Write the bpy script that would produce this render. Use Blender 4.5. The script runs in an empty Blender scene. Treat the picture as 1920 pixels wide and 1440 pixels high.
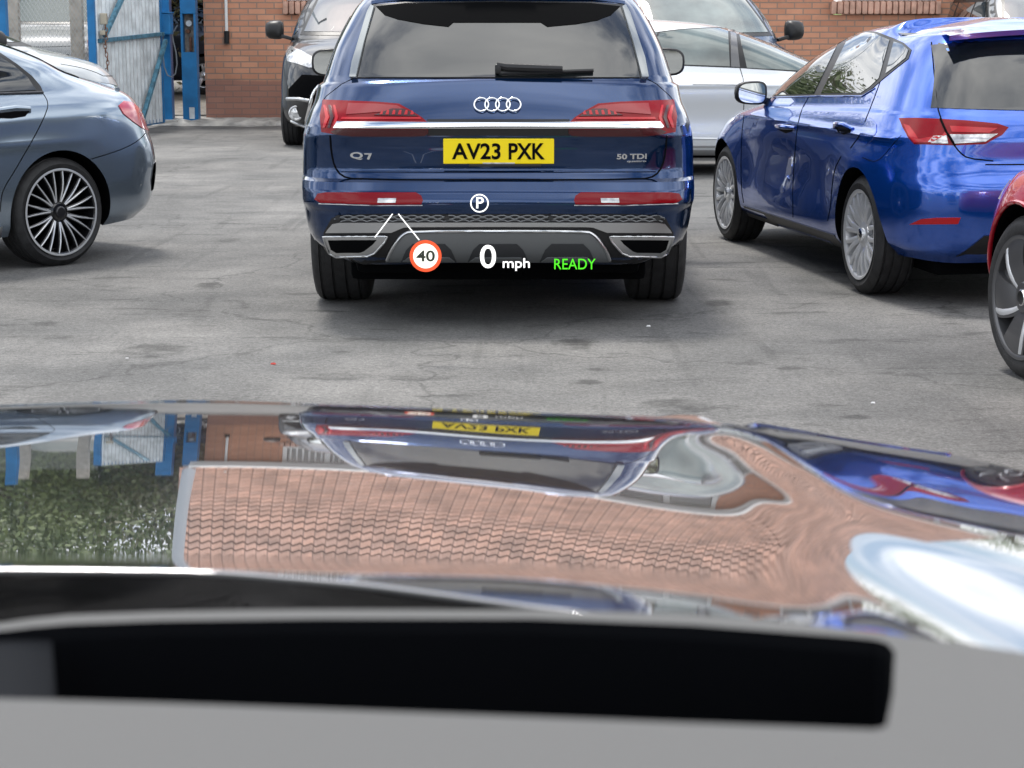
import bpy, bmesh, math, random
import numpy as np
from mathutils import Vector, Matrix, geometry
from mathutils.bvhtree import BVHTree
random.seed(7); np.random.seed(7)
R = math.radians
SC = bpy.context.scene
COL = SC.collection
# ------------------------------------------------------------------ camera
F = 3650.0            # focal length in photograph pixels (1920 wide)
CH = 1.44             # eye height
PIT = math.atan((720 - 40) / F)
cam = bpy.data.cameras.new('camera'); camo = bpy.data.objects.new('camera', cam); COL.objects.link(camo)
camo.location = (0, 0, CH); camo.rotation_euler = (math.pi / 2 - PIT, 0, 0)
cam.sensor_width = 36; cam.lens = 36 * F / 1920; cam.clip_start = 0.02; cam.clip_end = 2000
cam.dof.use_dof = True; cam.dof.focus_distance = 12.0; cam.dof.aperture_fstop = cam.lens / 4.6
SC.camera = camo
# ------------------------------------------------------------------ world and sun
SUN_EL, SUN_AZ = 66, -25      # azimuth: clockwise from +Y (away from the camera)
w = bpy.data.worlds.new('World'); SC.world = w; w.use_nodes = True
nt = w.node_tree; nt.nodes.clear()
def wn(t, **k):
    n = nt.nodes.new(t)
    for a, b in k.items(): setattr(n, a, b)
    return n
sky = wn('ShaderNodeTexSky', sky_type='NISHITA', sun_disc=False, sun_elevation=R(SUN_EL), sun_rotation=R(SUN_AZ), air_density=1.0, dust_density=1.5)
tc = wn('ShaderNodeTexCoord'); sep = wn('ShaderNodeSeparateXYZ'); nt.links.new(tc.outputs['Generated'], sep.inputs[0])
ab = wn('ShaderNodeMath', operation='ABSOLUTE'); nt.links.new(sep.outputs[2], ab.inputs[0])
ad = wn('ShaderNodeMath', operation='ADD'); ad.inputs[1].default_value = 0.16; nt.links.new(ab.outputs[0], ad.inputs[0])
dx = wn('ShaderNodeMath', operation='DIVIDE'); dy = wn('ShaderNodeMath', operation='DIVIDE')
nt.links.new(sep.outputs[0], dx.inputs[0]); nt.links.new(ad.outputs[0], dx.inputs[1])
nt.links.new(sep.outputs[1], dy.inputs[0]); nt.links.new(ad.outputs[0], dy.inputs[1])
cb = wn('ShaderNodeCombineXYZ'); nt.links.new(dx.outputs[0], cb.inputs[0]); nt.links.new(dy.outputs[0], cb.inputs[1])
nz = wn('ShaderNodeTexNoise'); nz.inputs['Scale'].default_value = 1.15; nz.inputs['Detail'].default_value = 8; nz.inputs['Roughness'].default_value = 0.62
nt.links.new(cb.outputs[0], nz.inputs['Vector'])
rp = wn('ShaderNodeValToRGB'); rp.color_ramp.elements[0].position = 0.40; rp.color_ramp.elements[1].position = 0.54
nt.links.new(nz.outputs[0], rp.inputs[0])
nz2 = wn('ShaderNodeTexNoise'); nz2.inputs['Scale'].default_value = 2.1; nz2.inputs['Detail'].default_value = 6
nt.links.new(cb.outputs[0], nz2.inputs['Vector'])
rp2 = wn('ShaderNodeValToRGB')
rp2.color_ramp.elements[0].position = 0.3; rp2.color_ramp.elements[0].color = (5.0, 5.5, 6.3, 1)
rp2.color_ramp.elements[1].position = 0.7; rp2.color_ramp.elements[1].color = (16.0, 15.9, 15.6, 1)
nt.links.new(nz2.outputs[0], rp2.inputs[0])
mx = wn('ShaderNodeMix', data_type='RGBA'); nt.links.new(rp.outputs[0], mx.inputs[0])
nt.links.new(sky.outputs[0], mx.inputs[6]); nt.links.new(rp2.outputs[0], mx.inputs[7])
bg = wn('ShaderNodeBackground'); bg.inputs[1].default_value = 0.12; nt.links.new(mx.outputs[2], bg.inputs[0])
wo = wn('ShaderNodeOutputWorld'); nt.links.new(bg.outputs[0], wo.inputs[0])
sl = bpy.data.lights.new('sun', 'SUN'); sl.energy = 2.0; sl.angle = R(12); sl.color = (1, 0.96, 0.9)
so = bpy.data.objects.new('sun', sl); COL.objects.link(so)
_d = Vector((math.sin(R(SUN_AZ)) * math.cos(R(SUN_EL)), math.cos(R(SUN_AZ)) * math.cos(R(SUN_EL)), math.sin(R(SUN_EL))))
so.rotation_euler = _d.to_track_quat('Z', 'Y').to_euler()
SC.view_settings.view_transform = 'Standard'; SC.view_settings.look = 'None'
SC.view_settings.gamma = 1; SC.view_settings.use_curve_mapping = False
SC.view_settings.exposure = 0.72
# ------------------------------------------------------------------ projection helpers
cp_, sp_ = math.cos(PIT), math.sin(PIT)
def ray(px, py):
    a = (px - 960) / F; b = -(py - 720) / F
    return Vector((a, cp_ + b * sp_, -sp_ + b * cp_)).normalized()
def at(px, py, Y):
    d = ray(px, py); t = Y / d.y
    return Vector((d.x * t, Y, CH + d.z * t))
def atz(px, py, z=0.0):
    d = ray(px, py); t = (z - CH) / d.z
    return Vector((d.x * t, d.y * t, z))
def proj(x, y, z):
    dz = z - CH
    dep = y * cp_ - dz * sp_
    up = y * sp_ + dz * cp_
    return 960 + F * x / dep, 720 - F * up / dep
# ------------------------------------------------------------------ materials
MATS = {}
def mat(name, col, rough=0.5, metal=0.0, coat=0.0, ior=1.45, spec=0.5, emit=None, estr=1.0, noise=0.0, nscale=30.0, bump=0.0, bscale=200.0, coatr=0.02, trans=0.0, alpha=1.0, coatior=1.5):
    if name in MATS: return MATS[name]
    m = bpy.data.materials.new(name); m.use_nodes = True
    n = m.node_tree; p = n.nodes['Principled BSDF']
    p.inputs['Base Color'].default_value = (*col, 1); p.inputs['Roughness'].default_value = rough
    p.inputs['Metallic'].default_value = metal; p.inputs['Coat Weight'].default_value = coat
    p.inputs['Coat Roughness'].default_value = coatr; p.inputs['IOR'].default_value = ior; p.inputs['Coat IOR'].default_value = coatior
    p.inputs['Specular IOR Level'].default_value = spec
    p.inputs['Transmission Weight'].default_value = trans; p.inputs['Alpha'].default_value = alpha
    if emit:
        p.inputs['Emission Color'].default_value = (*emit, 1); p.inputs['Emission Strength'].default_value = estr
    t = n.nodes.new('ShaderNodeTexCoord')
    if noise > 0:
        z = n.nodes.new('ShaderNodeTexNoise'); z.inputs['Scale'].default_value = nscale; z.inputs['Detail'].default_value = 6
        n.links.new(t.outputs['Object'], z.inputs['Vector'])
        mr = n.nodes.new('ShaderNodeMapRange'); mr.inputs[1].default_value = .3; mr.inputs[2].default_value = .7
        mr.inputs[3].default_value = 1 - noise; mr.inputs[4].default_value = 1 + noise
        n.links.new(z.outputs[0], mr.inputs[0])
        mm = n.nodes.new('ShaderNodeMix'); mm.data_type = 'RGBA'; mm.blend_type = 'MULTIPLY'; mm.inputs[0].default_value = 1
        mm.inputs[6].default_value = (*col, 1); n.links.new(mr.outputs[0], mm.inputs[7]); n.links.new(mm.outputs[2], p.inputs['Base Color'])
    if bump > 0:
        z = n.nodes.new('ShaderNodeTexNoise'); z.inputs['Scale'].default_value = bscale; z.inputs['Detail'].default_value = 4
        n.links.new(t.outputs['Object'], z.inputs['Vector'])
        b = n.nodes.new('ShaderNodeBump'); b.inputs['Strength'].default_value = bump; b.inputs['Distance'].default_value = 0.01
        n.links.new(z.outputs[0], b.inputs['Height']); n.links.new(b.outputs[0], p.inputs['Normal'])
    MATS[name] = m
    return m
def paint(name, col, metal=0.55, rough=0.32, coat=1.0, coatior=1.7, flake=0.12):
    m = mat(name, col, rough, metal, coat, noise=flake, nscale=900.0, coatior=coatior, coatr=0.012)
    n = m.node_tree; p = n.nodes['Principled BSDF']
    # orange-peel wobble of a pressed and lacquered panel
    t = n.nodes.new('ShaderNodeTexCoord'); z = n.nodes.new('ShaderNodeTexNoise'); z.inputs['Scale'].default_value = 5.0; z.inputs['Detail'].default_value = 1
    n.links.new(t.outputs['Object'], z.inputs['Vector'])
    b = n.nodes.new('ShaderNodeBump'); b.inputs['Strength'].default_value = 0.045; b.inputs['Distance'].default_value = 0.02
    n.links.new(z.outputs[0], b.inputs['Height']); n.links.new(b.outputs[0], p.inputs['Normal']); n.links.new(b.outputs[0], p.inputs['Coat Normal'])
    return m
M_rub = mat('tyre_rubber', (0.022, 0.022, 0.023), 0.62, noise=.35, nscale=25, bump=.25, bscale=120)
M_blk = mat('black_plastic', (0.012, 0.012, 0.013), 0.38, bump=.08, bscale=400)
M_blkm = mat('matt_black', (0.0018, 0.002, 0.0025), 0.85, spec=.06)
M_gap = mat('panel_gap', (0.003, 0.003, 0.004), 0.9, spec=.1)
M_chr = mat('bright_chrome', (0.86, 0.87, 0.88), 0.08, 1.0)
M_sat = mat('satin_aluminium', (0.56, 0.57, 0.58), 0.32, 1.0)
M_gls = mat('tinted_glass', (0.008, 0.010, 0.011), 0.015, 0, 1.0, ior=1.4, coatr=0.0, coatior=1.65)
M_glg = mat('pale_glass', (0.085, 0.11, 0.105), 0.015, 0, 1.0, ior=1.5, coatr=0.0, noise=.5, nscale=2.5, coatior=1.6)
M_wsg = mat('windscreen_glass', (.03, .04, .045), 0.015, 0, 1.0, ior=1.5, coatr=0.0, coatior=2.5)
M_mir = mat('mirror_glass', (0.8, 0.83, 0.82), 0.02, 1.0)
M_red = mat('red_lens', (0.20, 0.0, 0.004), 0.25, 0, .5, coatr=0.0, coatior=1.35, spec=.2)
M_redd = mat('dark_red_lens', (0.04, 0.001, 0.003), 0.25, 0, .5, coatr=0.0)
M_redb = mat('bright_red_lens', (0.42, 0.003, 0.008), 0.25, 0, .4, coatr=0.0)
M_clr = mat('clear_lens', (0.55, 0.55, 0.55), 0.08, 0.3, 1.0, coatr=0.0, noise=.5, nscale=30)
M_alu = mat('silver_alloy', (0.66, 0.67, 0.69), 0.30, 0.45, 0.8)
M_dalu = mat('dark_alloy', (0.03, 0.03, 0.034), 0.28, 0.5, 0.5)
M_yel = mat('yellow_plate', (0.86, 0.66, 0.0), 0.3)
# ------------------------------------------------------------------ object helpers
def tag(o, label=None, cat=None, group=None, kind=None):
    if label: o['label'] = label
    if cat: o['category'] = cat
    if group: o['group'] = group
    if kind: o['kind'] = kind
    return o
def empty(name, loc=(0, 0, 0), rz=0.0, parent=None):
    o = bpy.data.objects.new(name, None); COL.objects.link(o); o.location = loc; o.rotation_euler = (0, 0, rz)
    o.empty_display_size = .1
    if parent: o.parent = parent
    return o
def mk(name, verts, faces, m, parent=None, smooth=False, mats=None, fm=None, angle=None):
    me = bpy.data.meshes.new(name); me.from_pydata([tuple(v) for v in verts], [], [tuple(f) for f in faces]); me.update()
    for x in (mats or [m]): me.materials.append(x)
    if fm is not None: me.polygons.foreach_set('material_index', fm)
    if smooth:
        me.polygons.foreach_set('use_smooth', [True] * len(me.polygons))
        if angle: me.set_sharp_from_angle(angle=R(angle))
    o = bpy.data.objects.new(name, me); COL.objects.link(o)
    if parent: o.parent = parent
    return o
class MB:
    """collects simple solids into one mesh"""
    def __init__(s): s.v = []; s.f = []
    def add(s, v, f):
        b = len(s.v); s.v += [Vector(x) for x in v]; s.f += [tuple(i + b for i in q) for q in f]; return s
    def box(s, c, d, rot=None, bev=0.0):
        hx, hy, hz = d[0] / 2, d[1] / 2, d[2] / 2
        bm = bmesh.new(); bmesh.ops.create_cube(bm, size=1.0)
        for v in bm.verts: v.co = Vector((v.co.x * d[0], v.co.y * d[1], v.co.z * d[2]))
        if bev > 0: bmesh.ops.bevel(bm, geom=bm.edges[:], offset=bev, segments=2, affect='EDGES', profile=.6)
        M = (rot or Matrix.Identity(3))
        s.add([M @ v.co + Vector(c) for v in bm.verts], [[v.index for v in f.verts] for f in bm.faces]); bm.free(); return s
    def bar(s, a, b, w, h=None, up=(0, 0, 1)):
        a = Vector(a); b = Vector(b); h = h or w; d = b - a; L = d.length; d.normalize()
        x = d.cross(Vector(up))
        if x.length < 1e-4: x = d.cross(Vector((1, 0, 0)))
        x.normalize(); z = x.cross(d)
        M = Matrix((x, d, z)).transposed()
        return s.box((a + b) / 2, (w, L, h), M, min(w, h) * .08)
    def tube(s, pts, r, n=8, closed=False):
        pts = [Vector(p) for p in pts]; N = len(pts); vs = []
        rr = r if isinstance(r, (list, tuple)) else [r] * N
        px = None
        for i, p in enumerate(pts):
            a = pts[(i - 1) % N] if (i > 0 or closed) else p; b = pts[(i + 1) % N] if (i < N - 1 or closed) else p
            d = (b - a).normalized()
            if px is None:
                px = d.cross(Vector((0, 0, 1)))
                if px.length < 1e-3: px = d.cross(Vector((1, 0, 0)))
            px = (px - d * px.dot(d)).normalized(); py = d.cross(px)
            for k in range(n):
                t = 2 * math.pi * k / n; vs.append(p + (px * math.cos(t) + py * math.sin(t)) * rr[i])
        fs = []
        for i in range(N if closed else N - 1):
            j = (i + 1) % N
            for k in range(n): fs.append((i * n + k, i * n + (k + 1) % n, j * n + (k + 1) % n, j * n + k))
        if not closed: fs.append(tuple(range(n - 1, -1, -1))); fs.append(tuple((N - 1) * n + k for k in range(n)))
        return s.add(vs, fs)
    def lathe(s, prof, n=48, axis='x', c=(0, 0, 0), close=True):
        """prof: list of (offset along axis, radius)"""
        vs = []; c = Vector(c)
        for (o, r) in prof:
            for k in range(n):
                t = 2 * math.pi * k / n
                if axis == 'x': vs.append(c + Vector((o, r * math.cos(t), r * math.sin(t))))
                elif axis == 'y': vs.append(c + Vector((r * math.cos(t), o, r * math.sin(t))))
                else: vs.append(c + Vector((r * math.cos(t), r * math.sin(t), o)))
        fs = []
        for i in range(len(prof) - 1):
            for k in range(n): fs.append((i * n + k, i * n + (k + 1) % n, (i + 1) * n + (k + 1) % n, (i + 1) * n + k))
        if close:
            if prof[0][1] > 1e-5: fs.append(tuple(range(n)))
            if prof[-1][1] > 1e-5: fs.append(tuple(range((len(prof) - 1) * n + n - 1, (len(prof) - 1) * n - 1, -1)))
        return s.add(vs, fs)
    def prism(s, poly, y0, y1, fn=None):
        """poly in (x,z), extruded along y"""
        n = len(poly)
        vs = [Vector((p[0], y0, p[1])) for p in poly] + [Vector((p[0], y1, p[1])) for p in poly]
        if fn: vs = [fn(v) for v in vs]
        fs = [tuple(range(n)), tuple(range(2 * n - 1, n - 1, -1))] + [(i, i + n, (i + 1) % n + n, (i + 1) % n) for i in range(n)]
        return s.add(vs, fs)
    def build(s, name, m, parent=None, smooth=False, angle=35):
        bm = bmesh.new(); vv = [bm.verts.new(v) for v in s.v]
        for f in s.f:
            try: bm.faces.new([vv[i] for i in f])
            except ValueError: pass
        bmesh.ops.recalc_face_normals(bm, faces=bm.faces)
        me = bpy.data.meshes.new(name); bm.to_mesh(me); bm.free(); me.materials.append(m)
        if smooth:
            me.polygons.foreach_set('use_smooth', [True] * len(me.polygons)); me.set_sharp_from_angle(angle=R(angle))
        o = bpy.data.objects.new(name, me); COL.objects.link(o)
        if parent: o.parent = parent
        return o
def text_mesh(body, size=1.0, depth=0.0, align='CENTER', xs=1.0, offset=0.0, spacing=1.0, shear=0.0):
    c = bpy.data.curves.new('t', 'FONT'); c.body = body; c.size = size; c.extrude = depth; c.align_x = align; c.align_y = 'CENTER'
    c.offset = offset; c.space_character = spacing; c.shear = shear; c.resolution_u = 6
    o = bpy.data.objects.new('t', c); COL.objects.link(o); bpy.context.view_layer.update()
    me = bpy.data.meshes.new_from_object(o.evaluated_get(bpy.context.evaluated_depsgraph_get()))
    bpy.data.objects.remove(o)
    vs = [v.co.copy() for v in me.vertices]; fs = [tuple(p.vertices) for p in me.polygons]
    xs0 = [v.x for v in vs]; ys0 = [v.y for v in vs]
    cx = (min(xs0) + max(xs0)) / 2; cy = (min(ys0) + max(ys0)) / 2
    for v in vs: v.x = (v.x - cx) * xs; v.y -= cy
    return vs, fs, (max(xs0) - min(xs0)) * xs, max(ys0) - min(ys0)
def add_text(mb, body, c, width=None, height=None, depth=0.002, ax=Vector((1, 0, 0)), ay=Vector((0, 0, 1)), az=Vector((0, -1, 0)), bold=0.0, spacing=1.0, shear=0.0):
    vs, fs, W, H = text_mesh(body, 1.0, .5, offset=bold, spacing=spacing, shear=shear)
    sx = (width / W) if width else None; sy = (height / H) if height else None
    sx = sx or sy; sy = sy or sx
    mb.add([Vector(c) + ax * (v.x * sx) + ay * (v.y * sy) + az * (v.z * 2 * depth) for v in vs], fs)
# ------------------------------------------------------------------ interpolation
def pchip(xs, ys):
    xs = np.asarray(xs, float); ys = np.asarray(ys, float); n = len(xs)
    h = np.diff(xs); d = np.diff(ys) / h; m = np.zeros(n)
    if n == 2: m[:] = d[0]
    else:
        for i in range(1, n - 1):
            if d[i - 1] * d[i] > 0:
                w1 = 2 * h[i] + h[i - 1]; w2 = h[i] + 2 * h[i - 1]; m[i] = (w1 + w2) / (w1 / d[i - 1] + w2 / d[i])
        m[0] = d[0]; m[-1] = d[-1]
    def f(x):
        x = np.clip(np.asarray(x, float), xs[0], xs[-1]); i = np.clip(np.searchsorted(xs, x) - 1, 0, n - 2)
        t = (x - xs[i]) / h[i]; t2 = t * t; t3 = t2 * t
        return (2 * t3 - 3 * t2 + 1) * ys[i] + (t3 - 2 * t2 + t) * h[i] * m[i] + (-2 * t3 + 3 * t2) * ys[i + 1] + (t3 - t2) * h[i] * m[i + 1]
    return f
# ================================================================== GROUND
def ground():
    m = bpy.data.materials.new('worn_asphalt'); m.use_nodes = True; n = m.node_tree; p = n.nodes['Principled BSDF']; L = n.links
    tc = n.nodes.new('ShaderNodeTexCoord')
    def noise(sc, det=6, ro=.55, vec=None, dist=0):
        z = n.nodes.new('ShaderNodeTexNoise'); z.inputs['Scale'].default_value = sc; z.inputs['Detail'].default_value = det; z.inputs['Roughness'].default_value = ro
        z.inputs['Distortion'].default_value = dist
        L.new(vec or tc.outputs['Object'], z.inputs['Vector']); return z.outputs[0]
    def mr(i, a, b, c, d):
        z = n.nodes.new('ShaderNodeMapRange'); L.new(i, z.inputs[0])
        for k, v in enumerate((a, b, c, d)): z.inputs[k + 1].default_value = v
        return z.outputs[0]
    def mul(a, b):
        z = n.nodes.new('ShaderNodeMath'); z.operation = 'MULTIPLY'; L.new(a, z.inputs[0])
        if isinstance(b, float): z.inputs[1].default_value = b
        else: L.new(b, z.inputs[1])
        return z.outputs[0]
    big = mr(noise(.45, 6), .35, .65, .80, 1.15)
    med = mr(noise(3.2, 8, .7), .3, .7, .80, 1.20)
    fine = mr(noise(40, 4, .75), .3, .7, .60, 1.40)
    grain = mr(noise(110, 2, .8), .3, .7, .62, 1.38)
    mp = n.nodes.new('ShaderNodeMapping'); mp.inputs['Scale'].default_value = (1.0, 3.2, 1); mp.inputs['Rotation'].default_value = (0, 0, .06)
    L.new(tc.outputs['Object'], mp.inputs[0])
    spots = mr(noise(1.5, 7, .72, mp.outputs[0], .3),   .57, .64, 1.0, .60)        # dark scuffs and old oil
    mp2 = n.nodes.new('ShaderNodeMapping'); mp2.inputs['Scale'].default_value = (5.0, .35, 1); mp2.inputs['Rotation'].default_value = (0, 0, .25)
    L.new(tc.outputs['Object'], mp2.inputs[0])
    marks = mr(noise(1.2, 3, .5, mp2.outputs[0], .4), .60, .70, 1.0, .80)        # tyre scrubs
    v = mul(mul(mul(mul(mul(big, med), fine), grain), spots), marks)
    vo = n.nodes.new('ShaderNodeTexVoronoi'); vo.feature = 'DISTANCE_TO_EDGE'; vo.inputs['Scale'].default_value = .33
    wv_ = n.nodes.new('ShaderNodeVectorMath'); wv_.operation = 'ADD'; nv = n.nodes.new('ShaderNodeTexNoise'); nv.inputs['Scale'].default_value = 1.6; nv.inputs['Detail'].default_value = 6
    L.new(tc.outputs['Object'], nv.inputs[0]); L.new(tc.outputs['Object'], wv_.inputs[0]); L.new(nv.outputs[1], wv_.inputs[1]); L.new(wv_.outputs[0], vo.inputs['Vector'])
    v = mul(v, mr(vo.outputs[0], .0, .006, .62, 1.0))
    # individual stains: irregular ellipses
    wob = noise(7, 4, .6)
    sx = n.nodes.new('ShaderNodeSeparateXYZ'); L.new(tc.outputs['Object'], sx.inputs[0])
    for (px, py, rx, ry, dk) in ((1075, 645, .115, .20, .50), (285, 657, .15, .22, .62), (1265, 762, .14, .16, .62), (392, 535, .085, .13, .55), (430, 451, .07, .14, .6), (1120, 692, .07, .05, .6), (1100, 716, .08, .06, .62), (1350, 570, .09, .16, .6), (1480, 690, .07, .05, .65), (90, 608, .09, .1, .68), (1600, 782, .06, .05, .6), (640, 660, .05, .05, .7), (1790, 580, .12, .13, .6), (1230, 640, .2, .06, .75)):
        c = atz(px, py)
        def sub(o, val, k):
            a = n.nodes.new('ShaderNodeMath'); a.operation = 'SUBTRACT'; L.new(o, a.inputs[0]); a.inputs[1].default_value = val
            b = n.nodes.new('ShaderNodeMath'); b.operation = 'DIVIDE'; L.new(a.outputs[0], b.inputs[0]); b.inputs[1].default_value = k
            c_ = n.nodes.new('ShaderNodeMath'); c_.operation = 'POWER'; L.new(b.outputs[0], c_.inputs[0]); c_.inputs[1].default_value = 2; return c_.outputs[0]
        a = n.nodes.new('ShaderNodeMath'); a.operation = 'ADD'; L.new(sub(sx.outputs[0], c.x, rx), a.inputs[0]); L.new(sub(sx.outputs[1], c.y, ry), a.inputs[1])
        b = n.nodes.new('ShaderNodeMath'); b.operation = 'MULTIPLY_ADD'; L.new(wob, b.inputs[0]); b.inputs[1].default_value = 4.5; L.new(a.outputs[0], b.inputs[2])
        v = mul(v, mr(b.outputs[0], 2.2, 3.3, dk * .78, 1.0))
    rgb = n.nodes.new('ShaderNodeMix'); rgb.data_type = 'RGBA'; rgb.blend_type = 'MULTIPLY'; rgb.inputs[0].default_value = 1
    cr = n.nodes.new('ShaderNodeValToRGB'); L.new(noise(.9, 4), cr.inputs[0])
    cr.color_ramp.elements[0].position = .35; cr.color_ramp.elements[0].color = (.110, .110, .108, 1)
    cr.color_ramp.elements[1].position = .65; cr.color_ramp.elements[1].color = (.150, .147, .141, 1)
    L.new(cr.outputs[0], rgb.inputs[6]); L.new(v, rgb.inputs[7]); L.new(rgb.outputs[2], p.inputs['Base Color'])
    p.inputs['Roughness'].default_value = .82; p.inputs['Specular IOR Level'].default_value = .35
    b = n.nodes.new('ShaderNodeBump'); b.inputs['Strength'].default_value = .55; b.inputs['Distance'].default_value = .006
    L.new(noise(110, 4, .8), b.inputs['Height']); L.new(b.outputs[0], p.inputs['Normal'])
    s = 500
    o = mk('ground', [(-s, -s, 0), (s, -s, 0), (s, s, 0), (-s, s, 0)], [(0, 1, 2, 3)], m); tag(o, kind='structure')
    return o
ground()
WALLY = 28.0
# raised yard beyond the wall line and a crumbling concrete footing strip
mg = mat('yard_gravel', (.22, .21, .19), .9, noise=.45, nscale=9, bump=.8, bscale=25)
yd = MB(); yd.box((-30, WALLY + 25.25, .05), (51.3, 50, .14)); tag(yd.build('yard_ground', mg), kind='structure')
mc_ = mat('weathered_concrete', (.33, .32, .30), .9, noise=.4, nscale=6, bump=.7, bscale=18)
bm = bmesh.new(); N = 150
for i in range(N + 1):
    x = -6.2 + 14 * i / N
    y0 = WALLY - .62 + .10 * math.sin(x * 2.1) + .05 * math.sin(x * 7.3) + random.uniform(-.04, .04)
    for (y, z) in ((y0, .003), (y0 + .12, .05 + random.uniform(-.02, .02)), (y0 + .3, .08 + random.uniform(-.015, .015)), (WALLY + .3, .10), (WALLY + .3, 0)): bm.verts.new((x, y, z))
bm.verts.ensure_lookup_table()
for i in range(N):
    for k in range(4): bm.faces.new([bm.verts[i * 5 + k], bm.verts[(i + 1) * 5 + k], bm.verts[(i + 1) * 5 + k + 1], bm.verts[i * 5 + k + 1]])
bmesh.ops.recalc_face_normals(bm, faces=bm.faces)
me = bpy.data.meshes.new('kerb_strip'); bm.to_mesh(me); bm.free(); me.materials.append(mc_)
o = bpy.data.objects.new('kerb_strip', me); COL.objects.link(o); tag(o, kind='structure')
# ================================================================== BUILDING
BX0, BX1, EAVE = -4.36, 6.95, 2.62
def brick_mat():
    m = bpy.data.materials.new('orange_brick'); m.use_nodes = True; n = m.node_tree; p = n.nodes['Principled BSDF']; L = n.links
    tc = n.nodes.new('ShaderNodeTexCoord'); sp = n.nodes.new('ShaderNodeSeparateXYZ'); L.new(tc.outputs['Object'], sp.inputs[0])
    ad = n.nodes.new('ShaderNodeMath'); ad.operation = 'ADD'; L.new(sp.outputs[0], ad.inputs[0]); L.new(sp.outputs[1], ad.inputs[1])
    cb = n.nodes.new('ShaderNodeCombineXYZ'); L.new(ad.outputs[0], cb.inputs[0]); L.new(sp.outputs[2], cb.inputs[1])
    b = n.nodes.new('ShaderNodeTexBrick'); L.new(cb.outputs[0], b.inputs['Vector']); b.inputs['Scale'].default_value = 1.0
    b.inputs['Brick Width'].default_value = .245; b.inputs['Row Height'].default_value = .0825; b.inputs['Mortar Size'].default_value = .009
    b.inputs['Color1'].default_value = (.64, .31, .19, 1); b.inputs['Color2'].default_value = (.50, .225, .135, 1); b.inputs['Mortar'].default_value = (.33, .225, .17, 1)
    b.inputs['Bias'].default_value = -0.1
    z = n.nodes.new('ShaderNodeTexNoise'); z.inputs['Scale'].default_value = 1.2; z.inputs['Detail'].default_value = 8; z.inputs['Roughness'].default_value = .65; L.new(tc.outputs['Object'], z.inputs[0])
    mr = n.nodes.new('ShaderNodeMapRange'); L.new(z.outputs[0], mr.inputs[0]); mr.inputs[1].default_value = .3; mr.inputs[2].default_value = .7; mr.inputs[3].default_value = .82; mr.inputs[4].default_value = 1.15
    # damp, purplish courses near the ground: dirt with its own ragged edge
    z3 = n.nodes.new('ShaderNodeMath'); z3.operation = 'MULTIPLY_ADD'; L.new(z.outputs[0], z3.inputs[0]); z3.inputs[1].default_value = .12; L.new(sp.outputs[2], z3.inputs[2])
    dm = n.nodes.new('ShaderNodeMapRange'); L.new(z3.outputs[0], dm.inputs[0]); dm.inputs[1].default_value = .60; dm.inputs[2].default_value = .64; dm.inputs[3].default_value = .62; dm.inputs[4].default_value = 0
    m1 = n.nodes.new('ShaderNodeMix'); m1.data_type = 'RGBA'; m1.blend_type = 'MULTIPLY'; m1.inputs[0].default_value = 1; L.new(b.outputs[0], m1.inputs[6]); L.new(mr.outputs[0], m1.inputs[7])
    m2 = n.nodes.new('ShaderNodeMix'); m2.data_type = 'RGBA'; L.new(dm.outputs[0], m2.inputs[0]); L.new(m1.outputs[2], m2.inputs[6]); m2.inputs[7].default_value = (.23, .12, .105, 1)
    L.new(m2.outputs[2], p.inputs['Base Color']); p.inputs['Roughness'].default_value = .85
    bp = n.nodes.new('ShaderNodeBump'); bp.inputs['Strength'].default_value = .5; bp.inputs['Distance'].default_value = .008; bp.invert = True
    L.new(b.outputs['Fac'], bp.inputs['Height']); L.new(bp.outputs[0], p.inputs['Normal'])
    return m
M_brick = brick_mat()
M_upvc = mat('white_upvc', (.80, .80, .78), .35)
M_wgl = mat('window_glass', (.03, .036, .036), .02, 0, 1.0, coatr=0, coatior=1.6)
M_tile = mat('roof_tile', (.41, .25, .19), .8, noise=.35, nscale=1.7, bump=.5, bscale=40)
bld = empty('brick_building', ((BX0 + BX1) / 2, WALLY, .05)); tag(bld, 'single storey orange brick building with red pantile roof and white windows behind the cars', 'building')
bo = Vector(bld.location)
WIN = [(545, 722), (868, 1085), (1200, 1388), (1552, 1742)]
WIN = [((a - 960) * WALLY / F, (b - 960) * WALLY / F) for a, b in WIN]
WZ0, WZ1 = 1.73, 2.47
bw = MB(); xs = [BX0]
DEP = 9.0
def wb(x0, x1, z0, z1): bw.box(Vector(((x0 + x1) / 2, WALLY + .15, (z0 + z1) / 2)) - bo, (x1 - x0, .3, z1 - z0))
wb(BX0, BX1, .05, WZ0 - .20)
xx = BX0
for (a, b) in WIN:
    wb(xx, a, WZ0 - .20, WZ1); xx = b
wb(xx, BX1, WZ0 - .20, WZ1)
wb(BX0, BX1, WZ1, EAVE)
ridge_y, ridge_z = WALLY + 6.0, EAVE + 3.55
for x in (BX0 + .151, BX1 - .151):    # gable walls
    bw.add([Vector((x + s * .15, y, z)) - bo for s in (-1, 1) for (y, z) in ((WALLY + .301, .05), (WALLY + 12, .05), (WALLY + 12, EAVE), (ridge_y, ridge_z), (WALLY + .301, EAVE + .15))],
           [(0, 1, 2, 3, 4), (9, 8, 7, 6, 5)] + [(i, i + 5, (i + 1) % 5 + 5, (i + 1) % 5) for i in range(5)])
bw.build('wall', M_brick, bld)
M_sill = mat('sill_brick', (.60, .36, .27), .85, noise=.3, nscale=8)
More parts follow.
